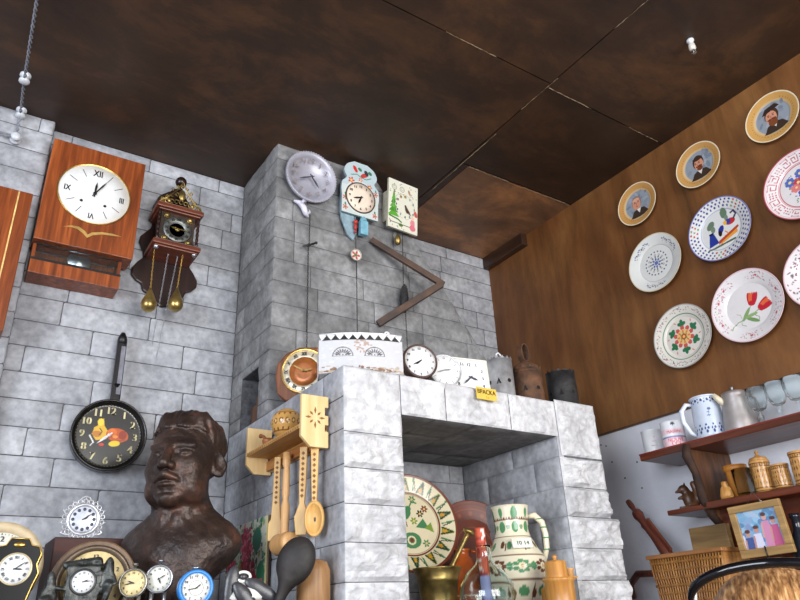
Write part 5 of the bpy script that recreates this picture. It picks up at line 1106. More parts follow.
# ================================================================ PLATES ON THE BROWN PANEL
XP = XR-.012
PORT = {}
def portrait(seed):
    skin = (214, 150, 122); 
    def f(p):
        p.ring(0, 0, .95, 1.02, (236, 222, 190)); p.ring(0, 0, .64, .71, (206, 176, 130)); p.ell(0, 0, .64, .64, (150, 158, 168)); rd = random.Random(seed); X0, Z0 = p.X, p.Z; p.X = X0/1.22; p.Z = Z0/1.22
        for k in range(26): p.ell(rd.uniform(-.4, .4), rd.uniform(-.4, .45), rd.uniform(.05, .14), rd.uniform(.03, .08), rd.choice(((140, 148, 160), (164, 170, 178), (126, 136, 150))), rd.uniform(0, 180))
        p.fill([(-.36, -.48), (-.22, -.24), (0, -.16), (.24, -.22), (.4, -.44), (.2, -.51), (-.2, -.51)], (66, 52, 44)); p.fill([(-.08, -.18), (.1, -.18), (.02, -.36)], (232, 226, 216))
        if seed == 1: p.ell(-.04, .08, .2, .26, (150, 120, 110)); p.ell(-.05, .04, .17, .23, skin); p.ell(-.05, .2, .15, .08, (226, 170, 146))
        if seed == 2: p.ell(.0, .12, .2, .27, (70, 52, 42)); p.ell(.01, .05, .165, .22, skin); p.ell(.0, .27, .18, .08, (70, 52, 42)); p.ell(.02, -.12, .1, .09, (120, 66, 40)); p.ell(.0, -.03, .12, .035, (92, 54, 36))
        if seed == 3: p.ell(-.02, .1, .21, .28, (80, 56, 42)); p.ell(-.04, .04, .17, .22, skin); p.fill([(-.3, .2), (.28, .3), (.16, .44), (-.16, .4)], (58, 46, 40)); p.ell(-.02, -.15, .14, .14, (130, 74, 46)); p.ell(-.04, -.04, .14, .04, (110, 62, 40))
        for x in (-.11, .03): p.ell(x, .09, .03, .016, (60, 44, 40)); p.ell(x, .135, .045, .012, (96, 66, 50))
        p.seg(-.045, .08, -.055, -.02, .03, (190, 120, 96)); p.ell(-.04, -.075, .05, .014, (160, 74, 64)); p.X, p.Z = X0, Z0
        n = 34
        for k in range(n):
            a = -2.5+5.0*k/n
            if abs(a) > 2.0 or abs(a) < 2.6: p.ell(.78*sin(a+pi), .78*cos(a+pi)*1.0, .014, .028, (170, 112, 56), degrees(-a))
    return f
def lace(p):
    B, G = (96, 112, 168), (120, 124, 130); p.ring(0, 0, .97, 1.01, (214, 196, 160)); p.ring(0, 0, .62, .635, (196, 196, 196))
    p.ell(0, 0, .07, .07, B); p.rot(8, lambda p, k: p.ell(0, .13, .035, .05, B)); p.rot(12, lambda p, k: (p.ell(0, .22, .03, .035, G), p.ring(0, .29, .02, .035, G))); p.rot(20, lambda p, k: p.ell(0, .4, .03, .03, (84, 90, 130)))
    rd = random.Random(1)
    def seg(p, k):
        for i in range(11): a = -.42+.084*i; r = .82+.03*sin(i*1.7); p.ell(r*sin(a), r*cos(a), .035, .02, rd.choice((B, (70, 80, 90), G)), rd.uniform(0, 180)); p.ell((r-.06)*sin(a+.03), (r-.06)*cos(a+.03), .015, .015, G)
    X, Z = p.X, p.Z
    for ang in (-35, 55, 190):
        a = radians(ang); p.X = X*cos(a)-Z*sin(a); p.Z = X*sin(a)+Z*cos(a); seg(p, 0)
    p.X, p.Z = X, Z
def rooster(p):
    B = (44, 50, 140); X0, Z0 = p.X, p.Z; p.ring(0, 0, .97, 1.01, (120, 120, 180)); p.ring(0, 0, .63, .65, (170, 176, 200))
    for r, n, o in ((.74, 34, 0), (.83, 38, .5), (.92, 42, 0)):
        for k in range(n):
            a = 2*pi*(k+o)/n; red = min(abs(degrees(a)-d) for d in (48, 190, 290)) < 13
            p.ell(r*sin(a), r*cos(a), .03, .034, (190, 70, 60) if red and k % 2 else ((120, 150, 90) if red else B))
    p.X = X0/1.18; p.Z = Z0/1.18-.02; p.ell(-.24, .2, .13, .09, (110, 130, 110), 50); p.ell(-.2, .07, .06, .09, (120, 138, 118)); p.ell(.16, .38, .09, .15, (104, 128, 104)); p.ell(.2, .22, .05, .08, (120, 138, 118))
    p.fill([(-.4, -.38), (-.32, -.02), (-.2, -.06), (-.12, -.35)], (44, 62, 150)); p.ell(-.27, -.03, .07, .03, (30, 36, 80)); p.fill([(-.14, -.4), (.46, -.16), (.44, -.1), (-.12, -.3)], (190, 70, 50)); p.fill([(-.1, -.42), (.4, -.28), (.4, -.18), (-.06, -.36)], (232, 160, 60)); p.seg(-.4, -.45, .3, -.42, .05, (90, 104, 80))
    p.ell(.0, -.03, .07, .12, (50, 60, 150), -30); p.ell(-.04, -.12, .05, .08, (50, 30, 30)); p.ell(.28, .08, .13, .09, (200, 50, 44)); p.ell(.22, .1, .08, .07, (60, 70, 160)); p.ell(.14, .1, .05, .06, (236, 180, 60)); p.poly([(.38, .12), (.46, .22), (.42, .32), (.34, .3)], .05, (70, 60, 90)); p.seg(.1, -.12, .16, -.2, .03, (226, 150, 50))
def tulips(p):
    R1, R2, G = (198, 44, 58), (230, 110, 70), (120, 156, 96); p.ring(0, 0, .97, 1.01, (226, 190, 196)); rd = random.Random(4)
    X, Z = p.X, p.Z
    for ang in (-40, 30, 80, 125, 185, 250, 295):
        a = radians(ang); p.X = X*cos(a)-Z*sin(a); p.Z = X*sin(a)+Z*cos(a)
        for i in range(40): th = rd.uniform(-.36, .36); r = rd.uniform(.73, .93); p.ell(r*sin(th), r*cos(th), rd.uniform(.008, .022), .009, rd.choice(((160, 70, 90), (190, 90, 110), (150, 110, 120), (206, 140, 150))), rd.uniform(0, 180))
        p.ell(0, .83, .035, .03, (196, 64, 90))
    p.X, p.Z = X, Z
    for cx_, cz_, an in ((.12, .14, 75), (.38, -.12, 25)):
        a = radians(an)
        for o_, c in ((-.09, R1), (.09, R1), (0, R2), (-.045, R1), (.05, R2)): p.ell(cx_-o_*sin(a)+.03*cos(a), cz_+o_*cos(a)+.03*sin(a), .17, .05, c, an+o_*120)
        p.ell(cx_-.1*cos(a), cz_-.1*sin(a), .07, .1, R1, an)
    p.poly([(.05, -.02), (-.1, -.18), (-.22, -.32), (-.38, -.34), (-.52, -.42), (-.56, -.52)], .022, G); p.poly([(.24, -.18), (.05, -.26), (-.22, -.33)], .02, G); p.ell(-.12, -.2, .2, .05, (138, 170, 110), 50); p.ell(.02, -.4, .19, .05, G, -32); p.ell(-.0, -.27, .18, .045, (150, 178, 120), 5); p.poly([(.1, -.3), (.2, -.38), (.18, -.46)], .018, G); p.poly([(-.28, -.32), (-.3, -.44), (-.2, -.5)], .016, G); p.poly([(-.26, -.28), (-.28, -.16), (-.38, -.1)], .014, (170, 180, 150))
def greenflower(p):
    G, RD = (44, 116, 76), (206, 90, 82); p.ring(0, 0, .97, 1.01, (170, 166, 160)); p.ring(0, 0, .70, .725, (60, 130, 92)); rd = random.Random(6)
    for k in range(210): a = rd.uniform(0, 2*pi); r = rd.uniform(.8, .93); p.ell(r*sin(a), r*cos(a), rd.uniform(.01, .03), .01, rd.choice(((110, 90, 100), (160, 90, 100), (130, 130, 130), (90, 80, 90))), rd.uniform(0, 180))
    def leaf(p, k): p.ell(0, .48, .055, .09, G); p.ell(.09, .43, .05, .06, G, 40); p.ell(-.09, .43, .05, .06, G, -40); p.ell(0, .38, .09, .05, G)
    p.rot(6, leaf); p.rot(12, lambda p, k: (p.ell(.06, .54, .02, .05, (220, 130, 120), 20) if k % 2 else None)); p.rot(10, lambda p, k: p.ell(0, .28, .07, .08, RD)); p.ell(0, 0, .24, .24, (232, 196, 130)); p.rot(8, lambda p, k: p.ell(0, .17, .03, .05, (226, 130, 70))); p.ell(0, 0, .1, .1, (190, 60, 60)); p.rot(6, lambda p, k: p.ell(0, .1, .022, .03, (90, 140, 70))); p.ell(0, 0, .04, .04, (240, 200, 90))
def meander(p):
    R = (186, 84, 96); p.ring(0, 0, .965, 1.01, R); p.ring(0, 0, .93, .94, (220, 170, 176)); p.ring(0, 0, .60, .625, R); p.ring(0, 0, .645, .652, R)
    def key(p, k):
        if k % 3 == 2: 
            for dx in (-.07, 0, .07):
                for dz in (.71, .78, .85): p.ell(dx, dz, .02, .02, R); 
        else: p.poly([(-.1, .9), (.09, .9), (.09, .7), (-.07, .7), (-.07, .83), (.03, .83), (.03, .76)], .018, R)
    p.rot(21, key)
    rd = random.Random(9)
    for x, z, c in ((-.2, .0, (226, 130, 130)), (-.05, -.22, (74, 100, 190)), (.1, .15, (150, 60, 90)), (-.3, .22, (90, 110, 190)), (.2, -.1, (226, 140, 130)), (.0, .35, (90, 110, 190)), (-.1, .12, (196, 70, 90))): p.flower(x, z, .14, 7, c, (240, 220, 150), .6)
    for k in range(30): p.ell(rd.uniform(-.42, .42), rd.uniform(-.42, .42), .03, .014, rd.choice(((110, 150, 110), (90, 120, 170))), rd.uniform(0, 180))
    for x, z, c in ((-.18, .0, (226, 130, 130)), (-.05, -.2, (74, 100, 190)), (.12, .15, (150, 60, 90))): p.flower(x, z, .11, 7, c, (240, 220, 150), .6)
def berries(p):
    p.ring(0, 0, .97, 1.01, (214, 170, 176)); rd = random.Random(12)
    for k in range(150): a = rd.uniform(0, 2*pi); r = rd.uniform(.68, .92); p.ell(r*sin(a), r*cos(a), .03, .016, rd.choice(((120, 56, 76), (150, 84, 104), (110, 110, 120))), rd.uniform(0, 180))
    p.flower(0, 0, .4, 6, (196, 60, 80), (230, 190, 90), .6)
PL = [(637, 204, .109, portrait(1), (200, 150, 88), 'small tan portrait plate of an old man, leftmost and lowest of three', 'portrait'),
      (698, 165, .108, portrait(2), (202, 154, 92), 'small tan portrait plate of a moustached man, middle of the three', 'portrait'),
      (772, 117, .110, portrait(3), (208, 160, 92), 'small tan portrait plate of a bearded man in a hat, highest of three', 'portrait'),
      (656, 263, .139, lace, (226, 226, 222), 'white plate with blue lace rosette and sprigged rim', ''),
      (720.5, 229.5, .141, rooster, (226, 226, 224), 'white plate with blue chequered rim and farmyard rooster scene', ''),
      (748.5, 306, .149, tulips, (232, 228, 228), 'white plate painted with two red tulips', ''),
      (683.5, 336.5, .139, greenflower, (226, 220, 210), 'white plate with green leaf rosette around a red flower', ''),
      (803, 184, .146, meander, (232, 226, 226), 'white plate with pink meander border and blue flowers at right edge', ''),
      (824, 272, .140, berries, (232, 226, 226), 'white plate with dark red berry rim cut off at the right edge', '')]
for px, py, R, fn, base, lab, grp in PL:
    c = at(0, XR-.035, px, py)
    t = thing('decorative_plate', lab, 'plate', (XP-.002, c.y, c.z), (radians(-2.5), 0, -pi/2), 'portrait plates on the brown panel' if grp else 'painted plates on the brown panel')
    o = plate_mesh('dish', R, fn, base, parent=t, deep=.17 if not grp else .13, well=.62, nr=80, ns=220); o.location = (0, -.012, 0)
    MB().tube([(-.02, -.008, R*.55), (0, -.010, R*.8), (.02, -.008, R*.55)], .0015, 6).tube([(0, -.0105, R*.75), (0, -.004, R*.9)], .002, 6).build('wire_hanger', STEEL, t)

# ================================================================ SHELF UNIT ON THE RIGHT WALL
XF = XR-.25
a = at(0, XF, 640, 459.5); yl = a.y; zt1 = at(0, XF, 640, 455.5).z; zt1b = at(0, XF, 800, 411).z; zt1 = (zt1+zt1b)/2
l1 = at(0, XF, 702, 504); zt2 = (l1.z+at(0, XF, 800, 481).z)/2
t = thing('wall_shelf', 'brown wooden wall shelf with carved bracket carrying mugs, tins and wooden jars', 'shelf', (XR, 1.2, zt2)); so = Vector((-XR, -1.2, -zt2))
def sp_(mb, name, m_, **k): return mb.build(name, m_, t, loc=so, **k)
YE = .55
sp_(MB().bb(XF, XR-.001, YE, yl, zt1-.026, zt1), 'upper_board', W_SHELF, bevel=.004)
sp_(MB().bb(XF-.002, XF+.003, YE, yl+.0, zt1-.004, zt1+.001), 'red_edge', wood('red_painted_edge', (110, 34, 28), (150, 58, 46), 1, .35))
yb_ = l1.y
sp_(MB().bb(XF+.02, XR-.001, YE, yb_, zt2-.024, zt2), 'lower_board', W_SHELF, bevel=.004)
lg = at(0, XF+.03, 667, 512)
led = sp_(MB().bb(XF+.03, XR-.001, yb_-.03, lg.y, zt2-.022, zt2-.004), 'side_ledge', W_SHELF, bevel=.003)
# carved bracket board seen edge-on and from the side
yb0 = at(0, XF+.05, 690, 450).y
m = MB(); br = [(XF-.0, zt1-.026), (XF+.0, zt1-.07), (XF+.03, zt1-.12), (XF+.035, zt2+.03), (XF+.06, zt2-.03), (XF+.11, zt2-.07), (XF+.12, zt2-.1), (XF+.17, zt2-.13), (XR-.02, zt2-.2), (XR-.001, zt2-.2), (XR-.001, zt1-.026)]
m.prism(br, yb_+.0, yb_+.022); sp_(m, 'bracket', W_CARVE, bevel=.003)
m = MB(); m.tube([(XF+.0, yb_+.011, zt1-.01), (XF-.01, yb_+.011, zt1-.05), (XF+.02, yb_+.011, zt1-.11), (XF+.03, yb_+.011, zt2+.02), (XF+.06, yb_+.011, zt2-.04), (XF+.12, yb_+.011, zt2-.1)], [.014, .018, .014, .018, .015, .010], 12); sp_(m, 'carved_scroll', mat('rough_dark_wood', (66, 40, 24), .8, c2=(38, 22, 14), scale=30, bump=.6))
m = MB(); m.bb(XF+.1, XR-.001, YE, yb_, zt2-.2, zt2-.024); sp_(m, 'lower_back', W_SHELF)
sp_(MB().bb(XR-.02, XR-.001, YE, yb_+.02, zt2-.42, zt2-.2).bb(XF+.105, XR-.02, YE, yb_+.1, zt2-.35, zt2-.33), 'third_board', W_SHELF)
# things on the upper board
def on_shelf(px, py, xx, z): c = at(0, xx, px, py); return (xx, c.y, z)
XM = XF+.07
def sized(xx, pxl, pxr, pyt, zb):
    c = at(0, xx, (pxl+pxr)/2, (pyt)); dep = float(np.dot(np.array(c)-CAM, fw)); return c, (pxr-pxl)*dep/FPX/2, c.z-zb
c, R, H = sized(XM, 641, 662, 432, zt1)
t = thing('enamel_mug', 'plain white enamel mug, leftmost on the upper shelf', 'mug', (XM, c.y, zt1+.001)); 
MB().lathe([(0, 0), (R*.94, 0), (R*.96, .004), (R, H), (R*1.04, H+.001), (R*.96, H), (R*.92, .006), (0, .006)], 44).build('body', WHITE, t)
m = MB()
for k in range(3): m.bb(-.012+.004*k, .01-.002*k, -R-.0015, -R*.9, H*(.3+.18*k), H*(.3+.18*k)+.002)
m.build('faded_print', mat('faded_red_print', (206, 170, 170), .5), t, rot=(0, 0, -radians(50)))
c, R, H = sized(XM-.03, 660, 682, 423, zt1)
t = thing('tea_tin', 'white enamel tin printed with red and blue lettering beside the blue jug', 'tin', (XM-.03, c.y, zt1+.001), (0, 0, radians(-45)))
def tinpp(p):
    p.put((p.Z < H*.66) & (p.Z > H*.45), (240, 214, 222)); p.put(p.Z < H*.31, (240, 206, 214)); p.put(np.abs(p.Z-H*.68) < .0012, (90, 100, 170)); p.put(np.abs(p.Z-H*.42) < .001, (90, 100, 170)); p.put(np.abs(p.Z-H*.35) < .0012, (90, 100, 170)); p.ell(-.1, H*.86, .17, .006, (80, 84, 92))
pot_mesh('body', [(0, 0), (R, 0), (R, H), (R*.96, H), (R*.95, .01)], tinpp, (232, 234, 238), parent=t, ns=120, sub=20)
m = MB()
def curved(mb, st, z, h, R_, a0=0, **k):
    vs, fs, wd = glyph(st); mb.add([(R_*sin(a0+x*h*.95/R_), -R_*cos(a0+x*h*.95/R_), z+y*h) for x, y in vs], fs)
for st, z, h in (('MAIRINS', .55*H, .0115), ('NOUVE', .23*H, .013), ('EVIV', .09*H, .013)): curved(m, st, z, h, R+.0008, -.05)
m.build('red_lettering', mat('red_print', (196, 48, 66), .5), t)
c, R, H = sized(XM-.02, 689, 718, 399, zt1)
t = thing('blue_painted_jug', 'tall white jug with cobalt blue flowers and large handle', 'jug', (XM-.02, c.y, zt1+.001), (0, 0, radians(-45)))
def jugp(p):
    B = (34, 52, 120)
    for k in range(14):
        a = -pi+2*pi*k/14; p.ell(a, H*.12, .08, .006, B); p.ell(a+.1, H*.2, .07, .005, B); p.ell(a-.1, H*.2, .05, .004, B); p.ell(a, H*.28, .06, .005, B)
        p.ell(a, H*.9, .09, .006, B); p.ell(a+.2, H*.85, .06, .004, (60, 90, 120)); p.ell(a+.2, H*.93, .04, .003, B)
    for k in range(3): a = -.15+2.1*(k-1); p.seg(a, H*.45, a+.1, H*.68, .01, (90, 110, 150)); p.ell(a+.1, H*.66, .12, .005, (90, 110, 150)); p.ell(a, H*.58, .1, .003, (90, 110, 150)); p.ell(a, H*.5, .12, .003, (90, 110, 150))
pot_mesh('body', [(0, 0), (R*.95, 0), (R*1.0, .006), (R*.97, H*.5), (R*.9, H*.9), (R*.93, H), (R*.88, H), (R*.85, H*.8)], jugp, (196, 206, 222), parent=t, ns=200, sub=20)
MB().tube([(-R*.85, 0, H*.86), (-R*1.25, 0, H*.88), (-R*1.62, 0, H*.72), (-R*1.62, 0, H*.45), (-R*1.3, 0, H*.18), (-R*.95, 0, H*.08)], [.006, .0085, .009, .009, .008, .006], 12).build('handle', mat('pale_blue_glaze', (206, 214, 228), .25, var=.03), t)
m = MB(); m.lathe([(R*.93, 0), (R*1.0, .004), (R*.93, .008)], 40, c=(0, 0, H*.97)); m.build('rim', mat('pale_blue_glaze', (206, 214, 228)), t)
c, R, H = sized(XM, 717, 748, 392, zt1)
t = thing('metal_coffee_pot', 'tapered dull metal coffee pot with spout beside the blue and white jug', 'coffee pot', (XM, c.y, zt1+.001), (0, 0, radians(-45)))
DM = mat('dull_pewter', (150, 142, 140), .45, .5, c2=(176, 170, 168), scale=14, bump=.3)
MB().lathe([(0, 0), (R*1.05, 0), (R*1.07, .006), (R*.98, H*.3), (R*.74, H*.86), (R*.76, H*.9), (R*.72, H*.97), (R*.3, H), (0, H)], 48).build('body', DM, t)
MB().tube([(-R*.6, 0, H*.7), (-R*1.0, 0, H*.86), (-R*1.22, 0, H*.97)], [.014, .011, .008], 12).build('spout', mat('cream_spout', (206, 196, 170), .4), t)
MB().lathe([(.004, H*.98), (.004, H+.012), (.006, H+.018), (0, H+.02)], 14).build('lid_knob', STEEL, t)
MB().tube([(R*.7, 0, H*.85), (R*1.2, 0, H*.75), (R*1.35, 0, H*.45), (R*1.0, 0, H*.2)], .006, 10).build('handle', DM, t)
gl = None
for i, (pl, pr_, pt, lab) in enumerate(((745, 764, 389, 'pressed-glass goblet next to the metal coffee pot, leftmost of three'), (763, 782, 382, 'middle one of the three pressed-glass goblets'), (782, 799, 377, 'rightmost pressed-glass goblet beside the frame edge'))):
    c, R, H = sized(XM-.02, pl, pr_, pt, zt1)
    if gl is None:
        gl = thing('glass_goblet', lab, 'glass', (0, 0, 0), group='glass goblets on the upper shelf'); G0 = (R, H)
        bw_ = lambda a: 1+.02*cos(12*a)
        MB().lathe([(R*.55, H*.42), (R*.85, H*.55), (R, H*.75), (R*.97, H), (R*.9, H), (R*.9, H*.76), (R*.75, H*.58), (R*.3, H*.47), (0, H*.46)][::1], 48, wob=bw_).build('bowl', GLASSB, gl)
        MB().lathe([(R*.5, H*.43), (R*.2, H*.36), (R*.14, H*.28), (R*.22, H*.22), (R*.14, H*.14), (R*.25, H*.05), (R*.75, H*.02), (R*.78, 0), (0, 0)], 36).build('stem', GLASSB, gl); g1 = gl
    else:
        g1 = gl.copy(); COL.objects.link(g1); g1['label'] = lab
        for ch_ in list(gl.children): k_ = ch_.copy(); COL.objects.link(k_); k_.parent = g1
    g1.location = (XM-.02, c.y, zt1+.001)
c = at(0, XM, 814, 385); t = thing('wicker_jar', 'tan woven jar at the right end of the upper shelf', 'jar', (XM, c.y-.02, zt1+.001)); MB().lathe([(0, 0), (.04, 0), (.048, .04), (.045, .12), (.038, .15), (.03, .15), (0, .14)], 32, wob=lambda a: 1+.02*cos(20*a)).build('body', wood('straw', (160, 120, 60), (206, 168, 100), 2, .7), t)
# things on the lower board
XM2 = XF+.08
c, R, H = sized(XM2-.03, 718, 730, 483, zt2)
t = thing('wooden_salt_shaker', 'small bulbous honey-coloured wooden bottle at the left end of the lower shelf', 'bottle', (XM2-.03, c.y, zt2+.001)); H = max(H, .06); R = max(R, .014)
MB().lathe([(0, 0), (R, 0), (R*1.05, H*.2), (R*.8, H*.6), (R*.45, H*.78), (R*.55, H*.85), (R*.45, H), (0, H)], 28).build('body', wood('honey_wood', (176, 104, 36), (214, 144, 66)), t)
def band_pot(label, pl, pr_, pt, seed, lid=False, dx=0, name='pokerwork_jar'):
    c, R, H = sized(XM2+dx, pl, pr_, pt, zt2); R *= .94; t = thing(name, label, 'jar', (XM2+dx, c.y, zt2+.001), (0, 0, radians(-45)))
    def f(p):
        BR = (96, 54, 24); rd = random.Random(seed)
        for z in (.06, .16, .82, .92): p.put(np.abs(p.Z-H*z) < .0012, BR)
        for z in (.3, .5, .68):
            for k in range(22): a = -pi+2*pi*k/22; p.ell(a, H*z, rd.uniform(.05, .1), rd.uniform(.003, .007), rd.choice((BR, (140, 86, 40))), rd.uniform(-8, 8))
        for k in range(26): a = -pi+2*pi*k/26; p.ell(a, H*.87, .05, .003, BR)
    pot_mesh('body', [(0, 0), (R*.88, 0), (R, H*.05), (R*.93, H*.12), (R*.96, H*.5), (R*.93, H*.85), (R, H*.93), (R*.98, H), (0, H)], f, (198, 148, 84), m=PAINT, parent=t, ns=160, sub=12)
    if lid: MB().lathe([(R*.95, H), (R*.8, H+.012), (R*.3, H+.018), (R*.12, H+.024), (R*.2, H+.034), (0, H+.04)], 32).build('lid', wood('honey_lid', (166, 116, 60), (200, 152, 90)), t)
    return t
c, R, H = sized(XM2+.03, 722, 743, 466, zt2); t = thing('wooden_canister', 'orange-brown wooden canister with turned lid behind the empty drinking glass', 'canister', (XM2+.04, c.y, zt2+.001))
MB().lathe([(0, 0), (R*.85, 0), (R*.9, H*.8), (R*.9, H*.82), (R*1.08, H*.84), (R*1.08, H), (0, H)], 36).build('body', wood('orange_wood', (160, 96, 34), (206, 142, 62)), t)
c, R, H = sized(XM2-.03, 733, 754, 470, zt2); t = thing('drinking_glass', 'empty straight bluish drinking glass in front of the wooden canister', 'glass', (XM2-.045, c.y, zt2+.001)); R *= .92
MB().lathe([(0, 0), (R*.85, 0), (R, H), (R*.93, H), (R*.8, .008), (0, .008)], 40).build('tumbler', GLASSB, t)
band_pot('pokerwork wooden jar with knobbed lid, behind the drinking glass', 748, 769, 462, 3, True)
band_pot('shorter pokerwork wooden jar without lid, right of the knobbed one', 769, 788, 465, 5)
band_pot('tall pokerwork wooden jar cut by the right edge of the view', 787, 810, 452, 7)
# carved squirrel on the side ledge
c = at(0, XF+.09, 690, 503); t = thing('carved_squirrel', 'small dark carved wooden animal with curled tail on the side ledge', 'figurine', (XF+.09, c.y, zt2-.004), (0, 0, radians(-50)))
def sq_(X, Y, Z):
    d = E_(X, Y, Z, (0, 0, .03), (.02, .016, .03)); d = smin(d, E_(X, Y, Z, (-.012, 0, .064), (.016, .012, .014)), .008); d = smin(d, CAP(X, Y, Z, (-.022, 0, .06), (-.036, 0, .056), .007, .004), .006)
    d = smin(d, CAP(X, Y, Z, (.015, 0, .01), (.034, 0, .04), .011, .013), .008); d = smin(d, CAP(X, Y, Z, (.034, 0, .04), (.022, 0, .078), .013, .010), .008); d = smin(d, CAP(X, Y, Z, (-.006, .006, .074), (-.004, .008, .086), .005, .002), .004)
    d = smin(d, CAP(X, Y, Z, (-.014, 0, .04), (-.03, 0, .036), .006, .005), .004); d = smin(d, np.maximum(np.abs(X)-.035, np.maximum(np.abs(Y)-.02, np.abs(Z-.004)-.004)), .004); return d
sdf_obj('carving', sq_, (-.045, -.03, -.003), (.055, .03, .095), .0027, W_CARVE, t, scale=1.15)
# plank and picture frame in front of the lower back
pa = at(0, XF+.03, 688, 527); pb = at(0, XF+.03, 732, 553)
t = thing('bare_plank', 'short pale brown plank hanging under the shelf bracket', 'plank', (XF+.035, (pa.y+pb.y)/2, (pa.z+pb.z)/2)); hh_ = .062
MB().bb(-.006, .02, pb.y-t.location.y, pa.y-t.location.y, -hh_*.75, hh_*.75).build('plank', wood('weathered_plank', (96, 72, 40), (156, 124, 76), 1, .6, 10), t, bevel=.002)
fc = at(0, XF-.02, 761, 529); t = thing('picture_frame', 'wooden picture frame with small colourful photograph of several people, hanging below the shelf', 'picture', (XF-.02, fc.y, fc.z), (radians(3), radians(-2), radians(-82)))
fa = at(0, XF-.02, 729, 508); fb = at(0, XF-.02, 794, 548); hw_ = abs(fa.y-fb.y)/2*.93; hh_ = .082
FR = wood('frame_wood', (134, 104, 60), (186, 150, 94), 0, .45)
MB().bb(-hw_, hw_, -.012, .006, hh_-.022, hh_).bb(-hw_, hw_, -.012, .006, -hh_, -hh_+.026).bb(-hw_, -hw_+.022, -.012, .006, -hh_+.026, hh_-.022).bb(hw_-.022, hw_, -.012, .006, -hh_+.026, hh_-.022).build('frame', FR, t, bevel=.002)
def photop(p):
    rd = random.Random(5)
    for k in range(90): p.ell(rd.uniform(-hw_, hw_), rd.uniform(-hh_, hh_), rd.uniform(.008, .025), rd.uniform(.006, .014), rd.choice(((120, 170, 206), (150, 190, 220), (96, 140, 180), (170, 190, 214), (130, 150, 190))), rd.uniform(0, 180))
    for x, h, c, sk in ((-.07, .0, (200, 205, 232), (176, 130, 130)), (-.045, -.01, (70, 90, 150), (190, 150, 140)), (-.015, .0, (214, 214, 236), (190, 140, 130)), (.02, .035, (206, 140, 176), (210, 160, 150)), (.045, .02, (196, 96, 140), (200, 150, 140)), (.075, -.02, (150, 80, 140), (190, 140, 130))):
        p.fill([(x-.017, -hh_), (x-.012, h-.012), (x+.012, h-.012), (x+.017, -hh_)], c); p.ell(x, h, .008, .010, sk); p.ell(x, h+.008, .009, .006, (90, 60, 60)); p.seg(x-.012, h-.02, x-.016, h-.06, .006, sk)
o = shape_mesh('photograph', -hh_+.024, hh_-.02, lambda z: hw_-.02, .003, photop, (140, 170, 206), m=painted('photo_print', .25), parent=t, nx=120, nz=90); o.location = (0, 0, 0)
MB().tube([(0, -.013, -hh_-.014), (0, -.014, -hh_+.03)], .0025, 8).build('stand_peg', BLACK, t); MB().tube([(-.03, .01, hh_-.01), (0, .02, hh_+.04), (.03, .01, hh_-.01)], .0012, 5).build('hanging_wire', STEEL, t)
# wicker basket box
ba = at(0, XF-.06, 649, 556); bb_ = at(0, XF-.06, 722, 551); bz1 = ba.z; L2 = (ba.y-bb_.y)/2
t = thing('wicker_basket', 'honey-brown woven rectangular basket on the wall below the shelf', 'basket', (XF-.06, (ba.y+bb_.y)/2, bz1)); WK = wood('wicker', (128, 82, 36), (186, 134, 72), 2, .55)
def taper(z): return 1+z*.9
dz = -.2; m = MB()
nst = 26
for side in range(4):
    for i in range(nst+1):
        f_ = i/nst*2-1
        def pt(z, off):
            w = L2*taper(z); 
            if side == 0: return (-off, f_*w, z)
            if side == 1: return (.15+off, f_*w, z)
            return (.075+f_*.075, (-w-off if side == 2 else w+off), z)
        m.tube([pt(-.012, 0), pt(-.07, .004), pt(-.1, 0), pt(-.15, .004), pt(dz, 0)], .0036 if side < 2 else .003, 6)
m.build('stakes', WK, t)
for zi, zz in enumerate((-.03, -.055, -.08, -.105, -.13, -.155, -.18)):
    m = MB(); w = L2*taper(zz); n_ = 40; pts = []
    for i in range(n_+1): f_ = i/n_*2-1; pts.append((-.005*(1 if (i+zi) % 2 else -1), f_*w, zz))
    for i in range(9): pts.append((.15*(i+1)/9, w, zz))
    for i in range(n_+1): f_ = 1-i/n_*2; pts.append((.15, f_*w, zz))
    for i in range(8): pts.append((.15-.15*(i+1)/9, -w, zz))
    m.tube(pts, .0055, 6, closed=True); m.build('weave_band', WK, t)
m = MB(); m.bb(-.012, .01, -L2-.008, L2+.008, -.014, 0).bb(.14, .162, -L2-.008, L2+.008, -.014, 0).bb(.01, .14, L2-.008, L2+.008, -.014, 0).bb(.01, .14, -L2-.008, -L2+.008, -.014, 0); m.build('rim', wood('basket_rim', (120, 74, 36), (168, 116, 66), 1, .5), t, bevel=.003)
MB().bb(.0, .15, -L2*.8, L2*.8, dz-.005, dz+.004).build('base', WK, t)
MB().bb(.16, .16+.148, -.02, .02, -.06, -.03).build('wall_hook', DARKIRON, t)
# carved spindle leaning out of the basket
a = at(0, XF+.13, 627, 500); b = at(0, XF+.03, 672, 560); d = a-b; L = d.length
t = thing('carved_spindle', 'reddish carved wooden spindle stick leaning out of the wicker basket against the white wall', 'spindle', b, d.to_track_quat('Z', 'Y').to_euler())
m = MB(); m.lathe([(0, 0), (.014, .0), (.022, L*.1), (.02, L*.2), (.016, L*.35), (.0155, L*.5), (.019, L*.56), (.015, L*.6), (.017, L*.66), (.022, L*.72), (.019, L*.77), (.010, L*.80), (.0095, L*.84), (.013, L*.9), (.011, L*.97), (0, L)], 20); m.build('shaft', W_TOOL, t)
m = MB(); m.box((.0, .02, L*.3), (.012, .03, L*.5)); m.build('fin', W_TOOL, t, bevel=.003)
a = at(0, XR-.03, 630, 585); b = at(0, XR-.1, 638, 574); c = at(0, XR-.12, 652, 573.5)
m = MB(); m.tube([a+Vector((.02, .01, -.05)), a, b, c, c+Vector((-.03, -.12, .0))], [.013, .013, .014, .013, .012], 12)
tag(m.build('bent_wooden_handle', W_TOOL), 'bent reddish-brown wooden handle between the white wall and the basket', 'handle')
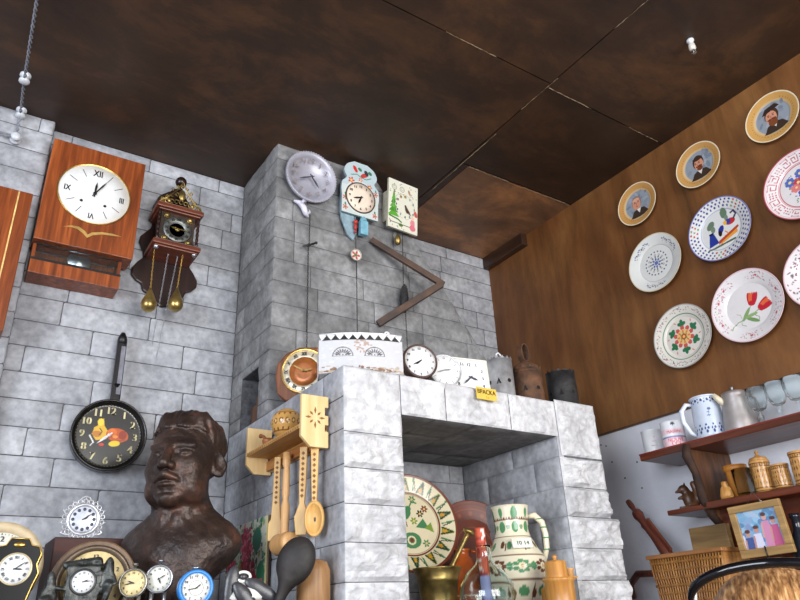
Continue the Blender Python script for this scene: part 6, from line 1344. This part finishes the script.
# clay pot and dark bottle behind the person
c = at(0, XF+.04, 738, 563); t = thing('clay_pot', 'orange clay pot behind the sunglasses of the person', 'pot', (XF+.165, c.y, zt2-.33+.001)); H = .13; t.scale = (.75, .75, 1.25) 
MB().lathe([(0, 0), (.06, 0), (.085, .05), (.088, .09), (.07, H-.01), (.066, H), (.06, H), (.06, .05), (0, .02)], 44).build('body', mat('orange_clay', (168, 98, 52), .45, var=.1), t)
c = at(0, XF-.0, 797, 540); t = thing('dark_bottle', 'dark blue-black bottle right of the picture frame', 'bottle', (XF+.05, at(0, XF+.05, 801, 540).y, zt2-.33))
MB().lathe([(0, 0), (.032, 0), (.034, .01), (.034, .16), (.014, .2), (.013, .235), (.016, .238), (.016, .25), (0, .25)], 32).build('bottle', mat('dark_glass', (28, 32, 40), .12, var=.05, bump=0), t)

# ================================================================ THE PERSON IN THE LOWER RIGHT CORNER
hc = Vector(CAM)+(at(0, 1.0, 786, 645)-Vector(CAM)).normalized()*.92
top = Vector(CAM)+(at(0, 1.0, 786, 561)-Vector(CAM)).normalized()*.88
hx, hyy = hc.x, hc.y; HZ = top.z-.134
yaw = math.atan2(-(0-hx), (0-hyy))  # faces the camera
t = thing('person', 'person with tawny hair and black sunglasses pushed up on the head, lower right corner', 'person', (hx, hyy, 0), (0, 0, radians(-58)))
def body(X, Y, Z):
    XA = np.abs(X); z0 = HZ
    d = E_(X, Y, Z, (0, 0, z0), (.075, .09, .115)); d = smin(d, E_(X, Y, Z, (0, -.035, z0-.045), (.058, .058, .068)), .02); d = smin(d, CAP(X, Y, Z, (0, -.093, z0-.01), (0, -.108, z0-.04), .010, .014), .012)
    d = smax(d, -E_(XA, Y, Z, (.03, -.098, z0-.004), (.02, .014, .011)), .012); d = smin(d, E_(XA, Y, Z, (.03, -.078, z0-.004), (.013, .012, .010)), .004); d = smin(d, CAP(XA, Y, Z, (0, -.09, z0-.072), (.018, -.084, z0-.072), .006), .006); d = smin(d, E_(XA, Y, Z, (.076, .005, z0-.02), (.011, .02, .03)), .008)
    d = smin(d, CAP(X, Y, Z, (0, .015, z0-.08), (0, .02, z0-.2), .052, .056), .03)
    d = smin(d, CAP(XA, Y, Z, (.04, .02, z0-.23), (.16, .02, z0-.26), .05, .055), .05)
    return d
o = sdf_obj('head_and_neck', body, (-.2, -.14, HZ-.3), (.2, .14, HZ+.13), .007, mat('skin', (206, 158, 132), .5, var=.04), t)
def torso(X, Y, Z):
    XA = np.abs(X); z0 = HZ
    d = E_(X, Y, Z, (0, .02, z0-.42), (.19, .12, .24)); d = smin(d, E_(X, Y, Z, (0, .02, z0-.68), (.175, .12, .22)), .06); d = smin(d, CAP(XA, Y, Z, (.07, .02, z0-.235), (.18, .02, z0-.27), .055, .06), .05)
    d = smin(d, CAP(XA, Y, Z, (.19, .02, z0-.28), (.23, .03, z0-.56), .052, .04), .03); d = smin(d, CAP(XA, Y, Z, (.23, .03, z0-.56), (.22, -.04, z0-.78), .04, .034), .02)
    return smax(d, -E_(X, Y, Z, (0, -.01, z0-.19), (.075, .075, .05)), .01)
sdf_obj('jacket', torso, (-.32, -.15, HZ-.95), (.32, .2, HZ-.13), .012, mat('dark_jacket', (44, 48, 60), .8), t)
def legs(X, Y, Z):
    XA = np.abs(X); hz = HZ-.75; d = E_(X, Y, Z, (0, .02, hz), (.172, .118, .13)); d = smin(d, CAP(XA, Y, Z, (.085, .02, hz-.05), (.09, .01, .48), .088, .06), .03); return smin(d, CAP(XA, Y, Z, (.09, .01, .48), (.092, .025, .07), .06, .045), .02)
sdf_obj('trousers', legs, (-.22, -.14, .03), (.22, .18, HZ-.6), .013, mat('dark_trousers', (40, 42, 52), .85), t)
for s_ in (-1, 1):
    sdf_obj('shoe', lambda X, Y, Z: np.maximum(smin(E_(X, Y, Z, (s_*.092, -.06, .03), (.048, .10, .035)), E_(X, Y, Z, (s_*.092, .02, .05), (.042, .055, .055)), .02), .001-Z), (s_*.092-.06, -.18, -.005), (s_*.092+.06, .09, .12), .008, BLACK, t)
    def hand(X, Y, Z):
        wx, wz = s_*.22, HZ-.80; d = E_(X, Y, Z, (wx, -.05, wz-.04), (.016, .036, .045)); d = smin(d, CAP(X, Y, Z, (wx, -.04, wz+.03), (wx, -.045, wz-.01), .024, .022), .015)
        for k in range(4): y_ = -.078+.018*k; ln = (.055, .068, .072, .062)[k]; d = smin(d, CAP(X, Y, Z, (wx, y_, wz-.075), (wx-s_*.008, y_, wz-.075-ln*.5), .0085), .003); d = smin(d, CAP(X, Y, Z, (wx-s_*.008, y_, wz-.075-ln*.5), (wx-s_*.022, y_, wz-.075-ln*.9), .008, .007), .003)
        d = smin(d, CAP(X, Y, Z, (wx-s_*.004, -.082, wz-.03), (wx-s_*.012, -.108, wz-.068), .0105, .009), .006); return d
    sdf_obj('hand', hand, (s_*.22-.06, -.13, HZ-.96), (s_*.22+.06, .01, HZ-.74), .0045, mat('skin', (206, 158, 132)), t)
def hairf(X, Y, Z):
    z0 = HZ; d = E_(X, Y, Z, (0, .018, z0+.012), (.093, .108, .122)); cut = E_(X, Y, Z, (0, -.13, z0-.055), (.062, .08, .10)); d = smax(d, -cut, .012); d = smin(d, E_(X, Y, Z, (0, .055, z0-.09), (.088, .06, .12)), .03)
    d = smax(d, -E_(X, Y, Z, (0, .0, z0-.2), (.06, .06, .1)), .01)
    a = np.arctan2(X, Y+.3*(Z-z0)); return d+.0009*np.sin(60*a+22*Z)+.0007*np.sin(140*X+30*Z)
def hairmat():
    q = NT('tawny_hair'); tc = q.n('ShaderNodeTexCoord'); mp = q.n('ShaderNodeMapping'); mp.inputs['Scale'].default_value = (300, 60, 30); q.l(tc.outputs['Object'], mp.inputs[0])
    n1 = q.n('ShaderNodeTexNoise', i_Scale=1.0, i_Detail=4); q.l(mp.outputs[0], n1.inputs['Vector']); q.l(q.ramp(n1.outputs['Fac'], [(.3, (92, 60, 34)), (.5, (166, 118, 72)), (.7, (226, 182, 128))]), q.b.inputs['Base Color'])
    q.b.inputs['Roughness'].default_value = .45; bp = q.n('ShaderNodeBump', i_Strength=.6, i_Distance=.003); q.l(n1.outputs['Fac'], bp.inputs['Height']); q.l(bp.outputs[0], q.b.inputs['Normal']); return q.m
hr_ = sdf_obj('hair', hairf, (-.12, -.13, HZ-.24), (.12, .16, HZ+.145), .004, hairmat(), t)
# sunglasses pushed up over the hair
sg = MB(); BKG = mat('glossy_black', (12, 12, 16), .08, var=.05, bump=0)
arc = lambda a, r, y, z: (r*sin(a), y, HZ+z+r*cos(a)*.0)
pts = []
for k in range(21):
    a = radians(-88+176*k/20); pts.append((.084*sin(a), -.035-.03*cos(a), HZ+.092+.040*abs(cos(a))**.7))
sg.tube(pts, [.0026+.0026*min(1, 2.2*abs(sin(pi*k/20))) for k in range(21)], 12)
g1 = sg.build('sunglasses', BKG, None); g1.location = t.location; g1.rotation_euler = t.rotation_euler; tag(g1, 'glossy black sunglasses with pale temples pushed up on the hair of the person', 'sunglasses')
for s_ in (-1, 1):
    MB().tube([(s_*.078, -.04, HZ+.112), (s_*.083, -.02, HZ+.085), (s_*.09, .02, HZ+.04), (s_*.094, .06, HZ-.01)], [.0032, .003, .003, .003], 8).build('temple', mat('pale_temple', (206, 204, 200), .25), g1)
